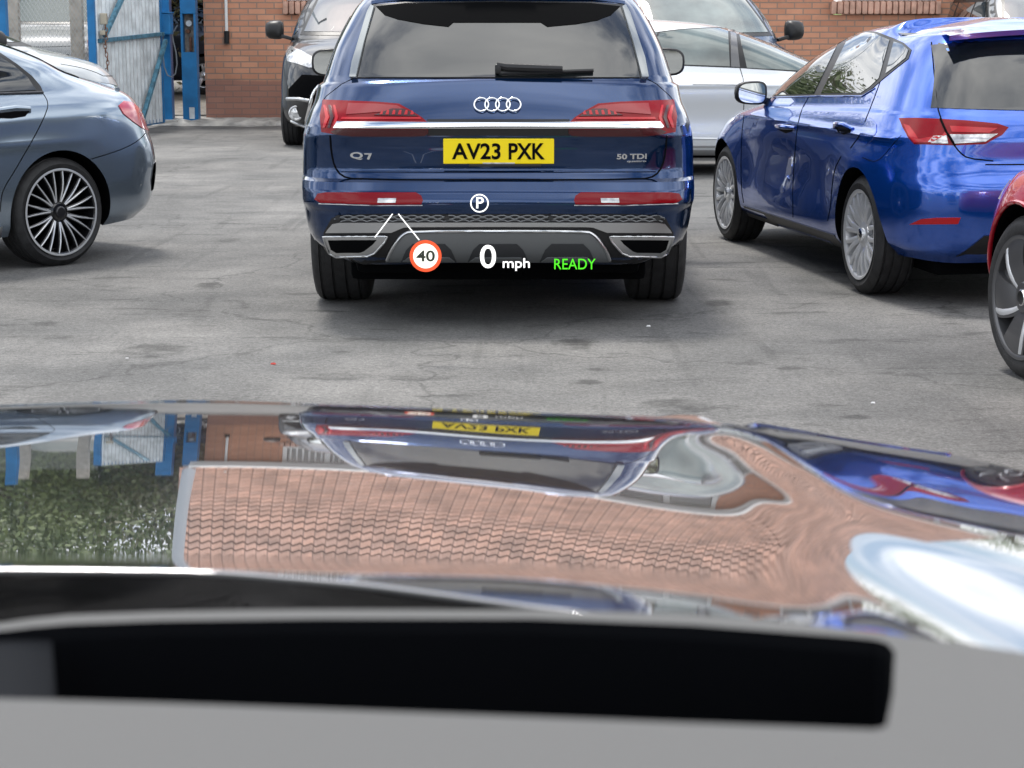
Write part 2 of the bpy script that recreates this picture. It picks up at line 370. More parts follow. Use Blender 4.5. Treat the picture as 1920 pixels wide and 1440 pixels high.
for wi, (a, b) in enumerate(WIN):
    f = MB(); t = .07
    y = WALLY + .06
    for c, d in ((((a + b) / 2, y, WZ0 + t / 2), (b - a, .08, t)), (((a + b) / 2, y, WZ1 - t / 2), (b - a, .08, t)),
                 ((a + t / 2, y, (WZ0 + WZ1) / 2), (t, .082, WZ1 - WZ0)), ((b - t / 2, y, (WZ0 + WZ1) / 2), (t, .082, WZ1 - WZ0)), (((a + b) / 2, y, (WZ0 + WZ1) / 2), (.09, .084, WZ1 - WZ0 - .01))):
        f.box(Vector(c) - bo, d, bev=.008)
    fo = f.build('window', M_upvc, bld)
    MB().box(Vector(((a + b) / 2, y + .03, (WZ0 + WZ1) / 2)) - bo, (b - a - .06, .015, WZ1 - WZ0 - .06)).build('pane', M_wgl, fo)
    if wi in (0, 2):
        g = MB()
        for k in range(13 if wi == 0 else 0):
            x = a + .12 + (b - a - .24) * k / 12; g.box(Vector((x, y + .015, (WZ0 + WZ1) / 2)) - bo, (.03, .008, WZ1 - WZ0 - .16))
        if g.v: g.build('window_bars', M_upvc, fo)
    s = MB(); nb = int((b - a + .1) / .085)
    for k in range(nb):      # soldier course of bullnose bricks
        x = a - .05 + (b - a + .1) * (k + .5) / nb
        s.box(Vector((x, WALLY - .015, WZ0 - .10)) - bo, ((b - a + .1) / nb - .008, .17, .185), bev=.03)
    s.build('window_sill', M_sill, fo, smooth=True)
# gutter, fascia, downpipes
g = MB(); g.box(Vector(((BX0 + BX1) / 2, WALLY - .365, EAVE - .08)) - bo, (BX1 - BX0 + .3, .03, .17)); g.box(Vector(((BX0 + BX1) / 2, WALLY - .18, EAVE - .155)) - bo, (BX1 - BX0 + .3, .34, .015)); g.build('fascia', M_upvc, bld)
g = MB(); g.tube([Vector((BX0 - .15, WALLY - .44, EAVE - .01)) - bo, Vector((BX1 + .15, WALLY - .44, EAVE - .01)) - bo], .065, 12); g.build('gutter', M_upvc, bld, True)
for px in (1826,):
    x = (px - 960) * WALLY / F
    g = MB(); g.tube([Vector((x, WALLY - .06, .1)) - bo, Vector((x, WALLY - .06, EAVE - .25)) - bo, Vector((x, WALLY - .42, EAVE - .07)) - bo], .036, 10); g.build('downpipe', M_upvc, bld, True)
g = MB(); g.box(Vector((-3.98, WALLY - .02, 3.4 - 1.15)) - bo, (.035, .03, .62)); 
# pantile roof: overlapping S-shaped tiles
def roof():
    pw, pl = .18, .28
    nc = int((BX1 - BX0 + .4) / pw); nr = 24
    TS = 8; xs = np.arange(nc * TS + 1) * pw / TS + BX0 - .2
    slope = Vector((0, 6.0 + .35, 3.55 + .2)); SL = slope.length; sd = slope / SL; nrm = Vector((0, -sd.z, sd.y))
    o0 = Vector((0, WALLY - .35, EAVE - .05))
    vs = []; fs = []; W = len(xs); rows = 0
    for r_ in range(nr):
        for (q, lift) in ((0, .024), (0.02, .026), (.5, .014), (.98, .002)):
            s_ = (r_ + q) * SL / nr
            for i, x in enumerate(xs):
                c = int(i // TS); ph = (i % TS) / TS * 2 * math.pi
                h = .021 * math.sin(ph) + .006 * math.sin(2 * ph) + .03
                j = math.sin(c * 12.9898 + r_ * 78.233) * 43758.5453; j = (j - math.floor(j) - .5) * .006
                P = o0 + sd * (s_ + j) + nrm * (h + lift + .07 + j * .6)
                vs.append(Vector((x - .10 - 1.05 * (s_ / SL) * (1 - i / (W - 1)) + .25 * i / (W - 1), P.y, P.z)) - bo)
            rows += 1
    for a in range(rows - 1):
        for i in range(W - 1): fs.append((a * W + i, a * W + i + 1, (a + 1) * W + i + 1, (a + 1) * W + i))
    mt = M_tile; n_ = mt.node_tree; p_ = n_.nodes['Principled BSDF']
    uvn = n_.nodes.new('ShaderNodeUVMap'); bt = n_.nodes.new('ShaderNodeTexBrick'); bt.offset = 0.0; n_.links.new(uvn.outputs[0], bt.inputs['Vector'])
    for k_, v_ in (('Scale', 1.0), ('Brick Width', 1.0), ('Row Height', 1.0), ('Mortar Size', .085), ('Mortar Smooth', .8)): bt.inputs[k_].default_value = v_
    bt.inputs['Color1'].default_value = (1.12, 1.08, 1.05, 1); bt.inputs['Color2'].default_value = (.84, .86, .88, 1); bt.inputs['Mortar'].default_value = (.48, .47, .48, 1)
    src = p_.inputs['Base Color'].links[0].from_socket; mm_ = n_.nodes.new('ShaderNodeMix'); mm_.data_type = 'RGBA'; mm_.blend_type = 'MULTIPLY'; mm_.inputs[0].default_value = 1
    n_.links.new(src, mm_.inputs[6]); n_.links.new(bt.outputs[0], mm_.inputs[7]); n_.links.new(mm_.outputs[2], p_.inputs['Base Color'])
    o = mk('roof', vs, fs, M_tile, bld, smooth=True, angle=50)
    uvl = o.data.uv_layers.new(name='UVMap'); qv = [0, .02, .5, .98]
    for lp in o.data.loops:
        a_, i_ = divmod(lp.vertex_index, W); uvl.data[lp.index].uv = (i_ / TS, a_ // 4 + qv[a_ % 4])
    # back slope and underside
    m = MB(); m.add([Vector(v) - bo for v in ((BX0 - .2, WALLY - .35, EAVE - .03), (BX1 + .2, WALLY - .35, EAVE - .03), (BX1 + .2, ridge_y, ridge_z + .12), (BX0 - 1.1, ridge_y, ridge_z + .12), (BX0 - .2, WALLY + 12.3, EAVE - .03), (BX1 + .2, WALLY + 12.3, EAVE - .03))],
                    [(0, 1, 2, 3), (3, 2, 5, 4)])
    m.build('roof_deck', M_tile, bld)
    r = MB(); k = 0; x = BX0 - 1.2
    while x < BX1 + .2:
        r.tube([Vector((x, ridge_y, ridge_z + .15)) - bo, Vector((x + .42, ridge_y, ridge_z + .15)) - bo], [.13, .115], 12); x += .40
    r.build('ridge_tiles', M_tile, o, True)
    return o
roof()
# white pipe with a black end cap clipped to the wall
wp = empty('wall_pipe', (at(423, 40, WALLY - .05))); tag(wp, 'thin white pipe with black lower end fixed to the brick wall beside the gate', 'pipe')
wpo = Vector(wp.location)
a = at(420, -160, WALLY - .04); b = at(425, 58, WALLY - .04); c = at(425, 82, WALLY - .04)
MB().tube([a - wpo, b - wpo], .022, 10).build('pipe_tube', M_upvc, wp, True)
MB().tube([b - wpo, c - wpo], .040, 10).build('end_cap', M_blk, wp, True)
# ================================================================== GATE, POSTS, FENCE
M_bl = mat('blue_gate_paint', (.008, .15, .37), .45, noise=.25, nscale=4, bump=.15, bscale=60)
M_gal = mat('galvanised_steel', (.62, .66, .68), .5, .2, noise=.25, nscale=5)
M_cable = mat('grey_cable', (.16, .18, .20), .5)
M_rust = mat('rusty_steel', (.16, .075, .045), .8, noise=.5, nscale=20)
def gp(px, py, Y): return at(px, py, Y)
hinge = Vector((at(304, 200, 27.4).x, 27.4, 0)); free = Vector((at(176, 200, 24.6).x, 24.6, 0))
gate = empty('yard_gate', (free.x, free.y, .0)); tag(gate, 'open yard gate of galvanised corrugated sheet in a blue frame behind the grey saloon', 'gate')
gd = (hinge - free); GL = gd.length; gd.normalize(); gn = Vector((gd.y, -gd.x, 0))
GH = 2.35; go = free.copy()
def gpt(s, z, o=0): return gd * s + gn * o + Vector((0, 0, z))
# corrugated sheet
vs = []; fs = []; n = int(GL / .155) * 8
for i in range(n + 1):
    s = .08 + (GL - .16) * i / n; ph = 2 * math.pi * i / 8
    o = .034 * max(-.8, min(.8, 1.6 * math.sin(ph)))
    vs += [gpt(s, .07, o + .03), gpt(s, GH + .06, o + .03)]
for i in range(n): fs.append((2 * i, 2 * i + 2, 2 * i + 3, 2 * i + 1))
sh = mk('corrugated_sheet', vs, fs, M_gal, gate)
md = sh.modifiers.new('t', 'SOLIDIFY'); md.thickness = .002
fr = MB()
yo = .075
fr.bar(gpt(.04, .05, 0), gpt(.04, GH + .05, 0), .09); fr.bar(gpt(GL - .05, .05, 0), gpt(GL - .05, GH + .05, 0), .09)
fr.bar(gpt(.086, .08, 0), gpt(GL - .1, .08, 0), .07); fr.bar(gpt(.086, GH, 0), gpt(GL - .1, GH, 0), .07)
fr.build('gate_frame', M_bl, gate)
br = MB()
br.bar(gpt(.09, 1.20, yo), gpt(GL - .1, 1.27, yo), .05); br.bar(gpt(1.5, .12, yo + .05), gpt(GL - .14, 1.18, yo + .05), .055)
br.bar(gpt(.14, 1.26, yo + .05), gpt(1.75, 2.3, yo + .05), .055); br.build('brace', mat('worn_blue_paint', (.06, .17, .24), .6, noise=.55, nscale=14), gate)
# chain and padlock
ch = MB(); P = gpt(.14, 1.38, .14); zz = P.z
k = 0
while zz > .35:
    a_ = Vector((P.x + .012 * math.sin(k * .9), P.y, zz)); ring = []
    for j in range(8):
        t = 2 * math.pi * j / 8
        ring.append(a_ + (Vector((.018 * math.cos(t), 0, .034 * math.sin(t))) if k % 2 else Vector((0, .018 * math.cos(t), .034 * math.sin(t)))))
    ch.tube(ring, .006, 5, True); zz -= .05; k += 1
ch.build('chain', M_rust, gate, True)
ll = MB(); ll.box(gpt(.14, 1.47, .12), (.09, .07, .14), bev=.012); ll.box(gpt(.12, 1.30, .11), (.07, .06, .06), bev=.01); ll.build('padlock', mat('dull_brass', (.42, .38, .30), .5, .5), gate)
# hinge post with the gate motor box
hp = empty('gate_post', (at(309, 222, 27.7).x, 27.75, .0)); tag(hp, 'thick blue steel gate post with a blue motor box and a looping grey cable', 'gate post')
MB().box((0, 0, 1.5), (.235, .22, 3.0), bev=.008).build('post', M_bl, hp)
MB().box((0, 0, .04), (.40, .36, .08), bev=.015).build('concrete_foot', mc_, hp)
h0 = Vector(hp.location)
bx = MB(); c = at(300, 45, 27.5) - h0; bx.box(c, (.33, .26, .29), bev=.02); bx.box(c + Vector((0, 0, .155)), (.35, .28, .02), bev=.006); bo_ = bx.build('motor_box', M_bl, hp)
tops = MB(); tops.box(at(292, 20, 27.4) - h0, (.03, .03, .07)); tops.box(at(300, 21, 27.4) - h0, (.03, .03, .05)); tops.build('fixing_bolts', M_sat, bo_)
cb_ = MB(); pts = [at(*p, 27.56) - h0 for p in ((306, 68), (305, 95), (308, 125), (314, 141), (322, 145), (329, 138), (332, 120), (330, 98), (325, 78), (323, 62), (333, 47))]
cb_.tube(pts, .010, 6); cb_.build('cable', M_cable, hp, True)
# tall pole with recessed control niche
tp = empty('lamp_pole', (at(357, 228, 27.6).x, 27.75, .0)); tag(tp, 'tall square pole with open control niche, right of the thick blue gate post', 'pole')
t0 = Vector(tp.location)
p_ = MB(); W_ = .215
zn0, zn1 = at(355, 98, 27.6).z, at(355, 26, 27.6).z
p_.box((0, 0, zn0 / 2), (W_, W_, zn0), bev=.008)
p_.box((-.092, 0, (zn0 + zn1) / 2), (.03, W_, zn1 - zn0)); p_.box((.092, 0, (zn0 + zn1) / 2), (.03, W_, zn1 - zn0)); p_.box((0, .09, (zn0 + zn1) / 2), (.154, .03, zn1 - zn0))
p_.box((0, 0, (zn1 + 2.6) / 2), (W_, W_, 2.6 - zn1), bev=.008)
p_.build('pole_base', M_bl, tp)
nb_ = MB(); nb_.box((0, .06, (zn0 + zn1) / 2), (.15, .02, zn1 - zn0 - .01)); nb_.build('niche_back', mat('dirty_steel', (.25, .22, .19), .8, noise=.5, nscale=15), tp)
nn = MB(); nn.lathe([(-.03, .0), (-.03, .042), (.04, .045), (.04, 0)], 20, 'y', (0, -.01, zn1 - .13)); nn.build('round_socket', M_gal, tp, True)
nn = MB(); nn.lathe([(-.02, .0), (-.02, .028), (.05, .028), (.05, 0)], 16, 'y', (-.02, .0, zn1 - .24)); nn.box((.01, .02, zn1 - .42), (.035, .05, .2), bev=.01); nn.build('control_parts', M_rust, tp, True)
MB().box((.02, -W_ / 2 - .002, .17), (.075, .006, .16), bev=.002).build('cover_plate', M_gal, tp)
pts = [(0, 0, 2.602)] + [(-.055 * t, 0, 2.6 + t) for t in np.linspace(.5, 6.0, 9)]
MB().tube(pts, [.105] + [.10 - .004 * i for i in range(9)], 16).build('upper_pole', mat('pale_grey_paint', (.58, .62, .66), .4), tp, True)
lm = MB(); lm.box((.1, 0, 8.64), (.8, .16, .08), bev=.03); lm.build('lamp_head', mat('pale_grey_paint', (.58, .62, .66), .4), tp)
# another blue post at the far left
MB_l = MB(); c = at(3, 74, 24.0); MB_l.box((0, 0, 1.5), (.14, .14, 3.0), bev=.006); o = MB_l.build('fence_post', M_bl); o.location = (at(4, 70, 24.0).x, 24.0, 0); tag(o, 'blue steel post at the left edge beyond the grey saloon', 'post')
# concrete posts with chain link mesh between
M_cpost = mat('concrete_post', (.42, .38, .33), .85, noise=.25, nscale=10, bump=.4, bscale=40)
fx = []
for (px, lab) in ((26, 'weathered concrete fence post near the left edge, between blue post and wire'), (145, 'weathered concrete fence post beside the corrugated gate')):
    x = at(px, 60, 26.5).x; fx.append(x)
    o = MB().box((0, 0, 1.5), (.165, .14, 3.0), bev=.015).build('concrete_post', M_cpost); o.location = (x, 26.5, 0); tag(o, lab, 'post', 'concrete fence posts')
fn = MB()
x0, x1 = at(-120, 60, 26.5).x, at(176, 60, 26.5).x; step = .055; H = 2.6
z0 = .05
nn_ = int((x1 - x0) / step)
def zig(m, x, ph):
    pass
wv = []; wf = []
def wire(a, b, r=.0028):
    base = len(wv); d = (b - a).normalized(); s = d.cross(Vector((0, 1, 0))).normalized(); u = Vector((0, 1, 0))
    for p in (a, b):
        wv.append(p + s * r); wv.append(p - s * r * .5 + u * r * .87); wv.append(p - s * r * .5 - u * r * .87)
    for k in range(3): wf.append((base + k, base + (k + 1) % 3, base + 3 + (k + 1) % 3, base + 3 + k))
fy = 26.42
k = -int(H / step)
while x0 + k * step < x1:
    for sgn in (1, -1):
        xa = x0 + k * step if sgn > 0 else x0 + k * step + H * .62
        xb = xa + sgn * H * .62
        a = Vector((xa, fy + (.003 if sgn > 0 else -.003), z0)); b = Vector((xb, a.y, z0 + H))
        def cl(a, b):
            if a.x > b.x: a, b = b, a
            if b.x <= x0 or a.x >= x1: return None
            if a.x < x0: a = a.lerp(b, (x0 - a.x) / (b.x - a.x))
            if b.x > x1: b = a.lerp(b, (x1 - a.x) / (b.x - a.x))
            return a, b
        q = cl(a, b)
        if q: wire(*q)
    k += 1
fo = mk('chain_link_fence', wv, wf, mat('fence_wire', (.42, .44, .44), .5, .6)); tag(fo, 'galvanised chain link fence stretched between the concrete posts', 'fence')
rc = MB(); pts = [at(170 + 1.5 * math.sin(i * 1.3), 50 + i * 9, 26.3) for i in range(12)]; o0 = pts[-1].copy()
rc.tube([p - o0 for p in pts], [.03 + .012 * math.sin(i * 2.4) for i in range(12)], 7); o = rc.build('rope', mat('rust_red_rope', (.25, .06, .035), .9, noise=.5, nscale=30)); o.location = o0; tag(o, 'rust red rope hanging at the end of the wire fence beside the gate', 'rope')
# ================================================================== TREES AND HEDGE (seen mirrored in the bonnet)
M_bark = mat('bark', (.10, .075, .055), .9, noise=.4, nscale=12)
def leafmat(nm, c1, c2):
    m = bpy.data.materials.new(nm); m.use_nodes = True; n = m.node_tree; p = n.nodes['Principled BSDF']
    oi = n.nodes.new('ShaderNodeTexCoord'); z = n.nodes.new('ShaderNodeTexNoise'); z.inputs['Scale'].default_value = 1.3; z.inputs['Detail'].default_value = 5
    n.links.new(oi.outputs['Object'], z.inputs[0]); cr = n.nodes.new('ShaderNodeValToRGB'); cr.color_ramp.elements[0].position = .38; cr.color_ramp.elements[1].position = .62
    cr.color_ramp.elements[0].color = (*c1, 1); cr.color_ramp.elements[1].color = (*c2, 1)
    n.links.new(z.outputs[0], cr.inputs[0]); n.links.new(cr.outputs[0], p.inputs['Base Color']); p.inputs['Roughness'].default_value = .6
    return m
M_l1 = leafmat('green_leaves', (.06, .10, .025), (.17, .22, .07)); M_l2 = leafmat('olive_leaves', (.10, .105, .05), (.20, .20, .11))
def tree(loc, H, rad, m, label, dens=1800, cat='tree', name='tree', group='trees beyond the yard'):
    rng = random.Random(int(abs(loc[0] * 77 + loc[1] * 13)))
    t = empty(name, loc); tag(t, label, cat, group)
    tr = MB(); tr.tube([(0, 0, 0), (.05, 0, H * .3), (-.05, .05, H * .62), (0, 0, H * .85)], [H * .028, H * .022, H * .012, .01], 8)
    cl = []
    for i in range(9):
        z = H * rng.uniform(.25, .7); a = rng.uniform(0, 6.28); q = Vector((math.cos(a), math.sin(a), .7)) * rad * rng.uniform(.5, .9)
        tr.tube([(0, 0, z), Vector((0, 0, z)) + q * .5, Vector((0, 0, z)) + q], [H * .01, H * .006, .008], 5); cl.append(Vector((0, 0, z)) + q)
    tr.build('trunk', M_bark, t, True)
    for i in range(22):
        a = rng.uniform(0, 6.28); r = rad * math.sqrt(rng.random()); z = H * rng.uniform(.2, .97); r *= math.sin(math.pi * min(1, max(.12, (1 - z / H) * 1.1 + .12)) * .75)
        cl.append(Vector((math.cos(a) * r, math.sin(a) * r, z)))
    vs = []; fs = []
    for i in range(dens):
        c = rng.choice(cl); d = Vector((rng.gauss(0, 1), rng.gauss(0, 1), rng.gauss(0, .8))) * rad * .24; p = c + d
        if p.z < .05: p.z = .05 + rng.random() * .3
        s = rng.uniform(.035, .09); u = Vector((rng.gauss(0, 1), rng.gauss(0, 1), rng.gauss(0, 1))).normalized(); v = u.orthogonal().normalized()
        b = len(vs); vs += [p - u * s, p + v * s * .6, p + u * s, p - v * s * .6]; fs.append((b, b + 1, b + 2, b + 3))
    mk('crown', vs, fs, m, t)
    return t
tl = [(-6.6, 37.2, 8.2, 2.6, 1), (-9.5, 35, 9.5, 3.2, 0), (-12.5, 34, 8.5, 3.0, 1), (-7.9, 38, 10.5, 3.4, 0), (-5.0, 42, 10, 3.2, 1), (-15.5, 36, 9, 3.2, 0), (-11, 39, 11, 3.6, 1), (-4.2, 48, 9.5, 3.0, 0)]
words = ['bare-stemmed olive tree just behind the gate', 'tall green tree behind the wire fence', 'olive tree left of the wire fence', 'tall bright green tree behind the gate', 'olive tree beyond the pole', 'broad green tree far left of the yard', 'tallest olive tree behind the fence', 'green tree farthest beyond the gate']
for i, (x, y, H_, r_, k) in enumerate(tl):
    tree((x, y, .1), H_ * .68, r_ * .85, M_l2 if k else M_l1, words[i] + ', mirrored in the bonnet', 15000)
for i, (x, y, H_, r_, k, wd) in enumerate([(11.5, 42, 5.5, 2.6, 0, 'bushy green tree right of the brick building'), (14.5, 46, 6.0, 3, 1, 'olive tree far right beyond the building'), (18, 44, 5, 2.8, 0, 'low green tree at the far right beyond the cars')]):
    tree((x, y, 0), H_, r_, M_l2 if k else M_l1, wd, 3500)
vs = []; fs = []
bank = MB(); bank.add([(8, 33, .01), (60, 33, .01), (60, 60, 2.0), (8, 60, 2.0)], [(0, 1, 2, 3)]); tag(bank.build('grass_bank', mat('grass_green', (.10, .15, .035), .9, noise=.4, nscale=1.5)), kind='structure')
# litter
for (px, py, s, c, lb) in ((512, 683, .02, (.45, .05, .04), 'small red scrap lying on the asphalt left of centre'), (1216, 612, .018, (.75, .75, .75), 'tiny white scrap of paper on the asphalt behind the blue car'), (1637, 756, .016, (.7, .7, .7), 'tiny white scrap on the asphalt near the bonnet edge, right'), (238, 672, .012, (.6, .6, .6), 'tiny pale pebble on the asphalt at the left')):
    o = MB().add([(-s, 0, 0), (s * .8, -s * .4, 0), (s, s, .0), (-s * .4, s * .8, 0), (-s * .6, .2 * s, s * .5), (s * .5, s * .1, s * .6)], [(0, 1, 5, 4), (1, 2, 5), (2, 3, 4, 5), (3, 0, 4), (0, 3, 2, 1)]).build('litter', mat('litter_%d' % int(c[0] * 100 + c[1] * 1000), c, .7))
    o.scale = (.62, .62, .62); o.location = atz(px, py, .002); tag(o, lb, 'litter', 'scraps on the asphalt')

# loose tree belt added unseen behind the camera to darken car reflections; more ahead
rng = random.Random(5); vs = []; fs = []
for i in range(34000):
    ah = i >= 16000; x = rng.uniform(-70, -4) if ah else rng.uniform(-70, 70); hh = (4.2 if ah else 2.0) + 1.1 * math.sin(x * .21) + 1.2 * math.sin(x * .53 + 1) + .6 * math.sin(x * 1.7); z = hh * rng.random() ** .7; y = (56 if ah else -72) + rng.gauss(0, 1.2)
    p = Vector((x, y, max(.2, z))); sz = rng.uniform(.2, .5); u = Vector((rng.gauss(0, 1), rng.gauss(0, 1), rng.gauss(0, 1))).normalized(); v = u.orthogonal().normalized()
    b = len(vs); vs += [p - u * sz, p + v * sz * .7, p + u * sz, p - v * sz * .7]; fs.append((b, b + 1, b + 2, b + 3))
tag(mk('added_tree_belt', vs, fs, M_l2), kind='stuff')
# ================================================================== OUR OWN CAR: BONNET, DASHBOARD, HEAD-UP DISPLAY
BC = -0.37      # centre line of our car
own = empty('own_car', (BC, 0, 0)); tag(own, 'our own dark metallic car in the foreground, glossy bonnet and grey dashboard top', 'car')
def bonnet():
    C = {
      100: ([752, 776, 800, 822, 846, 870, 962, 1022, 1048, 1064, 1090], [-11, -2.2, -.9, .5, 1.8, 3, 6.6, 7.6, 8, 3, 0]),
      340: ([753, 777, 800, 822, 846, 870, 962, 1022, 1048, 1064, 1090], [-11, -2.2, -.9, .5, 1.8, 3, 6.6, 7.6, 8, 3, 0]),
      700: ([763, 786, 808, 830, 855, 880, 970, 1030, 1056, 1076, 1104], [-11, -2.2, -.9, .5, 1.8, 3, 6.6, 7.6, 8, 3, 0]),
      1000: ([776, 799, 822, 847, 873, 903, 985, 1036, 1062, 1082, 1112], [-11, -2.2, -.9, .5, 1.8, 3, 6.6, 7.6, 8, 3, 0]),
      1220: ([785, 803, 822, 850, 893, 935, 1010, 1056, 1084, 1108, 1136], [-11, -2.2, -.6, .5, 1.6, 3, 6.6, 7.6, 8, 3, 0]),
      1360: ([796, 803, 810, 818, 855, 955, 1015, 1062, 1090, 1116, 1142], [-11, -2, 2.2, 3.2, .8, 3, 6.6, 7.6, 8, 3, 0]),
      1430: ([803, 814, 845, 872, 925, 963, 1025, 1085, 1120, 1145, 1165], [-11, -2, 3, 4.8, 2.0, 3, 6.6, 7.6, 7.8, 3, 0]),
      1500: ([811, 826, 888, 915, 968, 985, 1040, 1095, 1130, 1155, 1175], [-11, -2, 3, 8.2, 4.0, 3.6, 6.6, 7.6, 7.6, 3, 0]),
      1560: ([820, 838, 905, 965, 1030, 1060, 1090, 1120, 1140, 1165, 1185], [-11, -2, 4, 16, 11, 8.4, 7, 7, 6.5, 3, 0]),
      1640: ([832, 855, 945, 1035, 1095, 1110, 1120, 1130, 1140, 1155, 1195], [-11, -2, 4, 18, 13, 9, 7, 6, 5, 3, 0]),
      1780: ([852, 880, 990, 1100, 1170, 1190, 1205, 1215, 1225, 1240, 1260], [-11, -2, 4, 16, 14, 12, 9, 8, 7, 5, 3]),
      1940: ([874, 905, 1000, 1130, 1220, 1240, 1255, 1265, 1275, 1285, 1300], [-11, -2, 3, 12, 13, 13, 12, 12, 11, 11, 11]),
      2300: ([930, 960, 1060, 1190, 1280, 1300, 1315, 1325, 1335, 1345, 1360], [-11, -2, 3, 12, 14, 14, 14, 14, 14, 14, 14]),
    }
    cx = sorted(C); YF = [pchip(cx, [C[c][0][k] for c in cx]) for k in range(11)]; EF = [pchip(cx, [C[c][1][k] for c in cx]) for k in range(11)]
    nx = 172; hw = 0.86; nd = 150
    yend = pchip([100, 340, 600, 1000, 1300, 1500, 1640, 1940, 2300], [1067, 1070, 1087, 1136, 1172, 1200, 1235, 1330, 1400])
    X = np.array([hw * i / nx for i in range(nx + 1)])
    FP = np.linspace(100, 2300, 221); FT = []      # tabulated field for speed
    YT = np.array([f(FP) for f in YF]); ET = np.array([f(FP) for f in EF])
    FT = [None] * 221
    def field(px, py, down):
        i = int(round((min(max(px, 100), 2300) - 100) / 10)); k = min(max((px - 100) / 10, 0), 219.999); i0 = int(k); fr = k - i0; out = 0
        for ii, wt in ((i0, 1 - fr), (i0 + 1, fr)):
            if FT[ii] is None:
                ys = YT[:, ii].copy(); es = ET[:, ii].copy(); es[0] = -8
                for q in range(1, 11): ys[q] = max(ys[q], ys[q - 1] + .5)
                yy = np.arange(ys[0], ys[-1] + 1, 1.0); FT[ii] = (yy, pchip(ys, es)(yy))
            yy, ee = FT[ii]; out += wt * float(np.interp(py, yy, ee))
        return max(out, -down + 3.0 + 3.0 * min(1, max(0, (px - 1350) / 400)))
    def march(x, d0, dmin):
        y0x = 0; px = 960 + F * x / (d0 * cp_ + .39 * sp_); y0 = float(YF[0](min(max(px, 100), 2300)))
        down = PIT + math.atan((y0 - 720) / F); z = CH - d0 * math.tan(down); ds = []; zs = []; d = d0; st = .004; pend = None
        while d > dmin:
            ds.append(d); zs.append(z); ppx, ppy = proj(x, d, z); down = math.atan((CH - z) / d)
            if pend is None and ppy > float(yend(min(max(ppx, 100), 2300))): pend = d
            th = (down - R(field(ppx, ppy, math.degrees(down)))) / 2; z += math.tan(th) * st; d -= st
        return np.array(ds), np.array(zs), pend or dmin
    # front edge bent back at the wing so that the panel stays level across the car
    xk = np.linspace(0, hw, 44); dk = []; ek = []
    ref = None
    for xr in xk:
        lo, hi = 1.65, 2.3
        if xr == 0:
            ds, zs, pe = march(BC, 2.15, .95); ref = float(np.interp(-1.30, -ds, zs)); dk.append(2.15); ek.append(pe); continue
        tgt = ref - .030 * (xr / hw) ** 2
        prev = None; mid = 2.15
        for q in np.arange(1.45, 2.25, .04):
            ds, zs, pe = march(BC + xr, q, 1.26); v = float(np.interp(-1.30, -ds, zs)) - tgt
            if prev is not None and v <= 0 < prev: mid = q - .04 * (-v) / (prev - v); break
            prev = v
        dk.append(mid); ds, zs, pe = march(BC + xr, mid, .86); ek.append(pe)
    if 0: print('FRONT', [round(q, 2) for q in dk], [round(q, 2) for q in ek])
    dk = np.convolve(np.pad(dk, 1, 'edge'), [.25, .5, .25], 'valid'); ek = np.convolve(np.pad(ek, 1, 'edge'), [.25, .5, .25], 'valid')
    D0 = pchip(xk, dk)(X); D1 = pchip(xk, ek)(X)
    gd_ = np.linspace(2.25, .86, 348); G = np.zeros((nx + 1, 348))
    for i, xr in enumerate(X):
        ds, zs, _p = march(BC + xr, D0[i], .86); G[i] = np.interp(-gd_, -ds, zs)
        k = gd_ > D0[i]; G[i][k] = zs[0] + (gd_[k] - D0[i]) * (zs[1] - zs[0]) / .004 * 1.15
    for _ in range(5):
        P_ = np.concatenate([G[1:4][::-1], G, G[-1:], G[-1:], G[-1:]]) ; Q = P_[2:-2] * .4 + (P_[1:-3] + P_[3:-1]) * .22 + (P_[:-4] + P_[4:]) * .08; G = Q[1:-1]
        G[:, 2:-2] = .4 * G[:, 2:-2] + .22 * (G[:, 1:-3] + G[:, 3:-1]) + .08 * (G[:, :-4] + G[:, 4:])
    Gs = G.copy()
    for _ in range(42):
        P_ = np.concatenate([Gs[1:3][::-1], Gs, Gs[-1:] * 2 - Gs[-2:-1], Gs[-1:] * 3 - Gs[-2:-1] * 2]); Gs = P_[2:-2] * .4 + (P_[1:-3] + P_[3:-1]) * .22 + (P_[:-4] + P_[4:]) * .08
    wq = np.clip((1.56 - gd_) / .26, 0, 1); wq = wq * wq * (3 - 2 * wq); G = G * (1 - wq) + Gs * wq
    Z = np.zeros((nx + 1, nd + 1)); DD = np.zeros((nx + 1, nd + 1))
    for i in range(nx + 1):
        DD[i] = np.linspace(D0[i], D1[i], nd + 1); Z[i] = np.interp(-DD[i], -gd_, G[i])
    # nose: carry on forwards and down beyond the silhouette
    ext = [(.06, -.0125), (.13,-.031), (.20, -.056), (.27, -.092), (.32, -.14), (.35, -.20), (.365, -.28)]
    nr = nd + 1 + len(ext)
    vs = []
    for sgn in (-1, 1):
        for i in (range(nx, 0, -1) if sgn < 0 else range(0, nx + 1)):
            x = sgn * X[i]
            for (a, b) in reversed(ext): vs.append(Vector((x * (1 - .25 * (a / .365) ** 2), DD[i, 0] + a * (1 - .35 * (X[i] / hw) ** 2), Z[i, 0] + b * 1.0)))
            for j in range(nd + 1):
                vs.append(Vector((x, DD[i, j], Z[i, j])))
    W = 2 * nx + 1
    fs = [(a * nr + b, a * nr + b + 1, (a + 1) * nr + b + 1, (a + 1) * nr + b) for a in range(W - 1) for b in range(nr - 1)]
    if (vs[nr] - vs[0]).cross(vs[1] - vs[0]).z > 0: fs = [tuple(reversed(f)) for f in fs]
    m = mat('own_bonnet_paint', (.40, .40, .41), .012, 1.0, 0.35, coatr=.16, coatior=1.3)
    o = mk('bonnet', vs, fs, m, own, smooth=True)
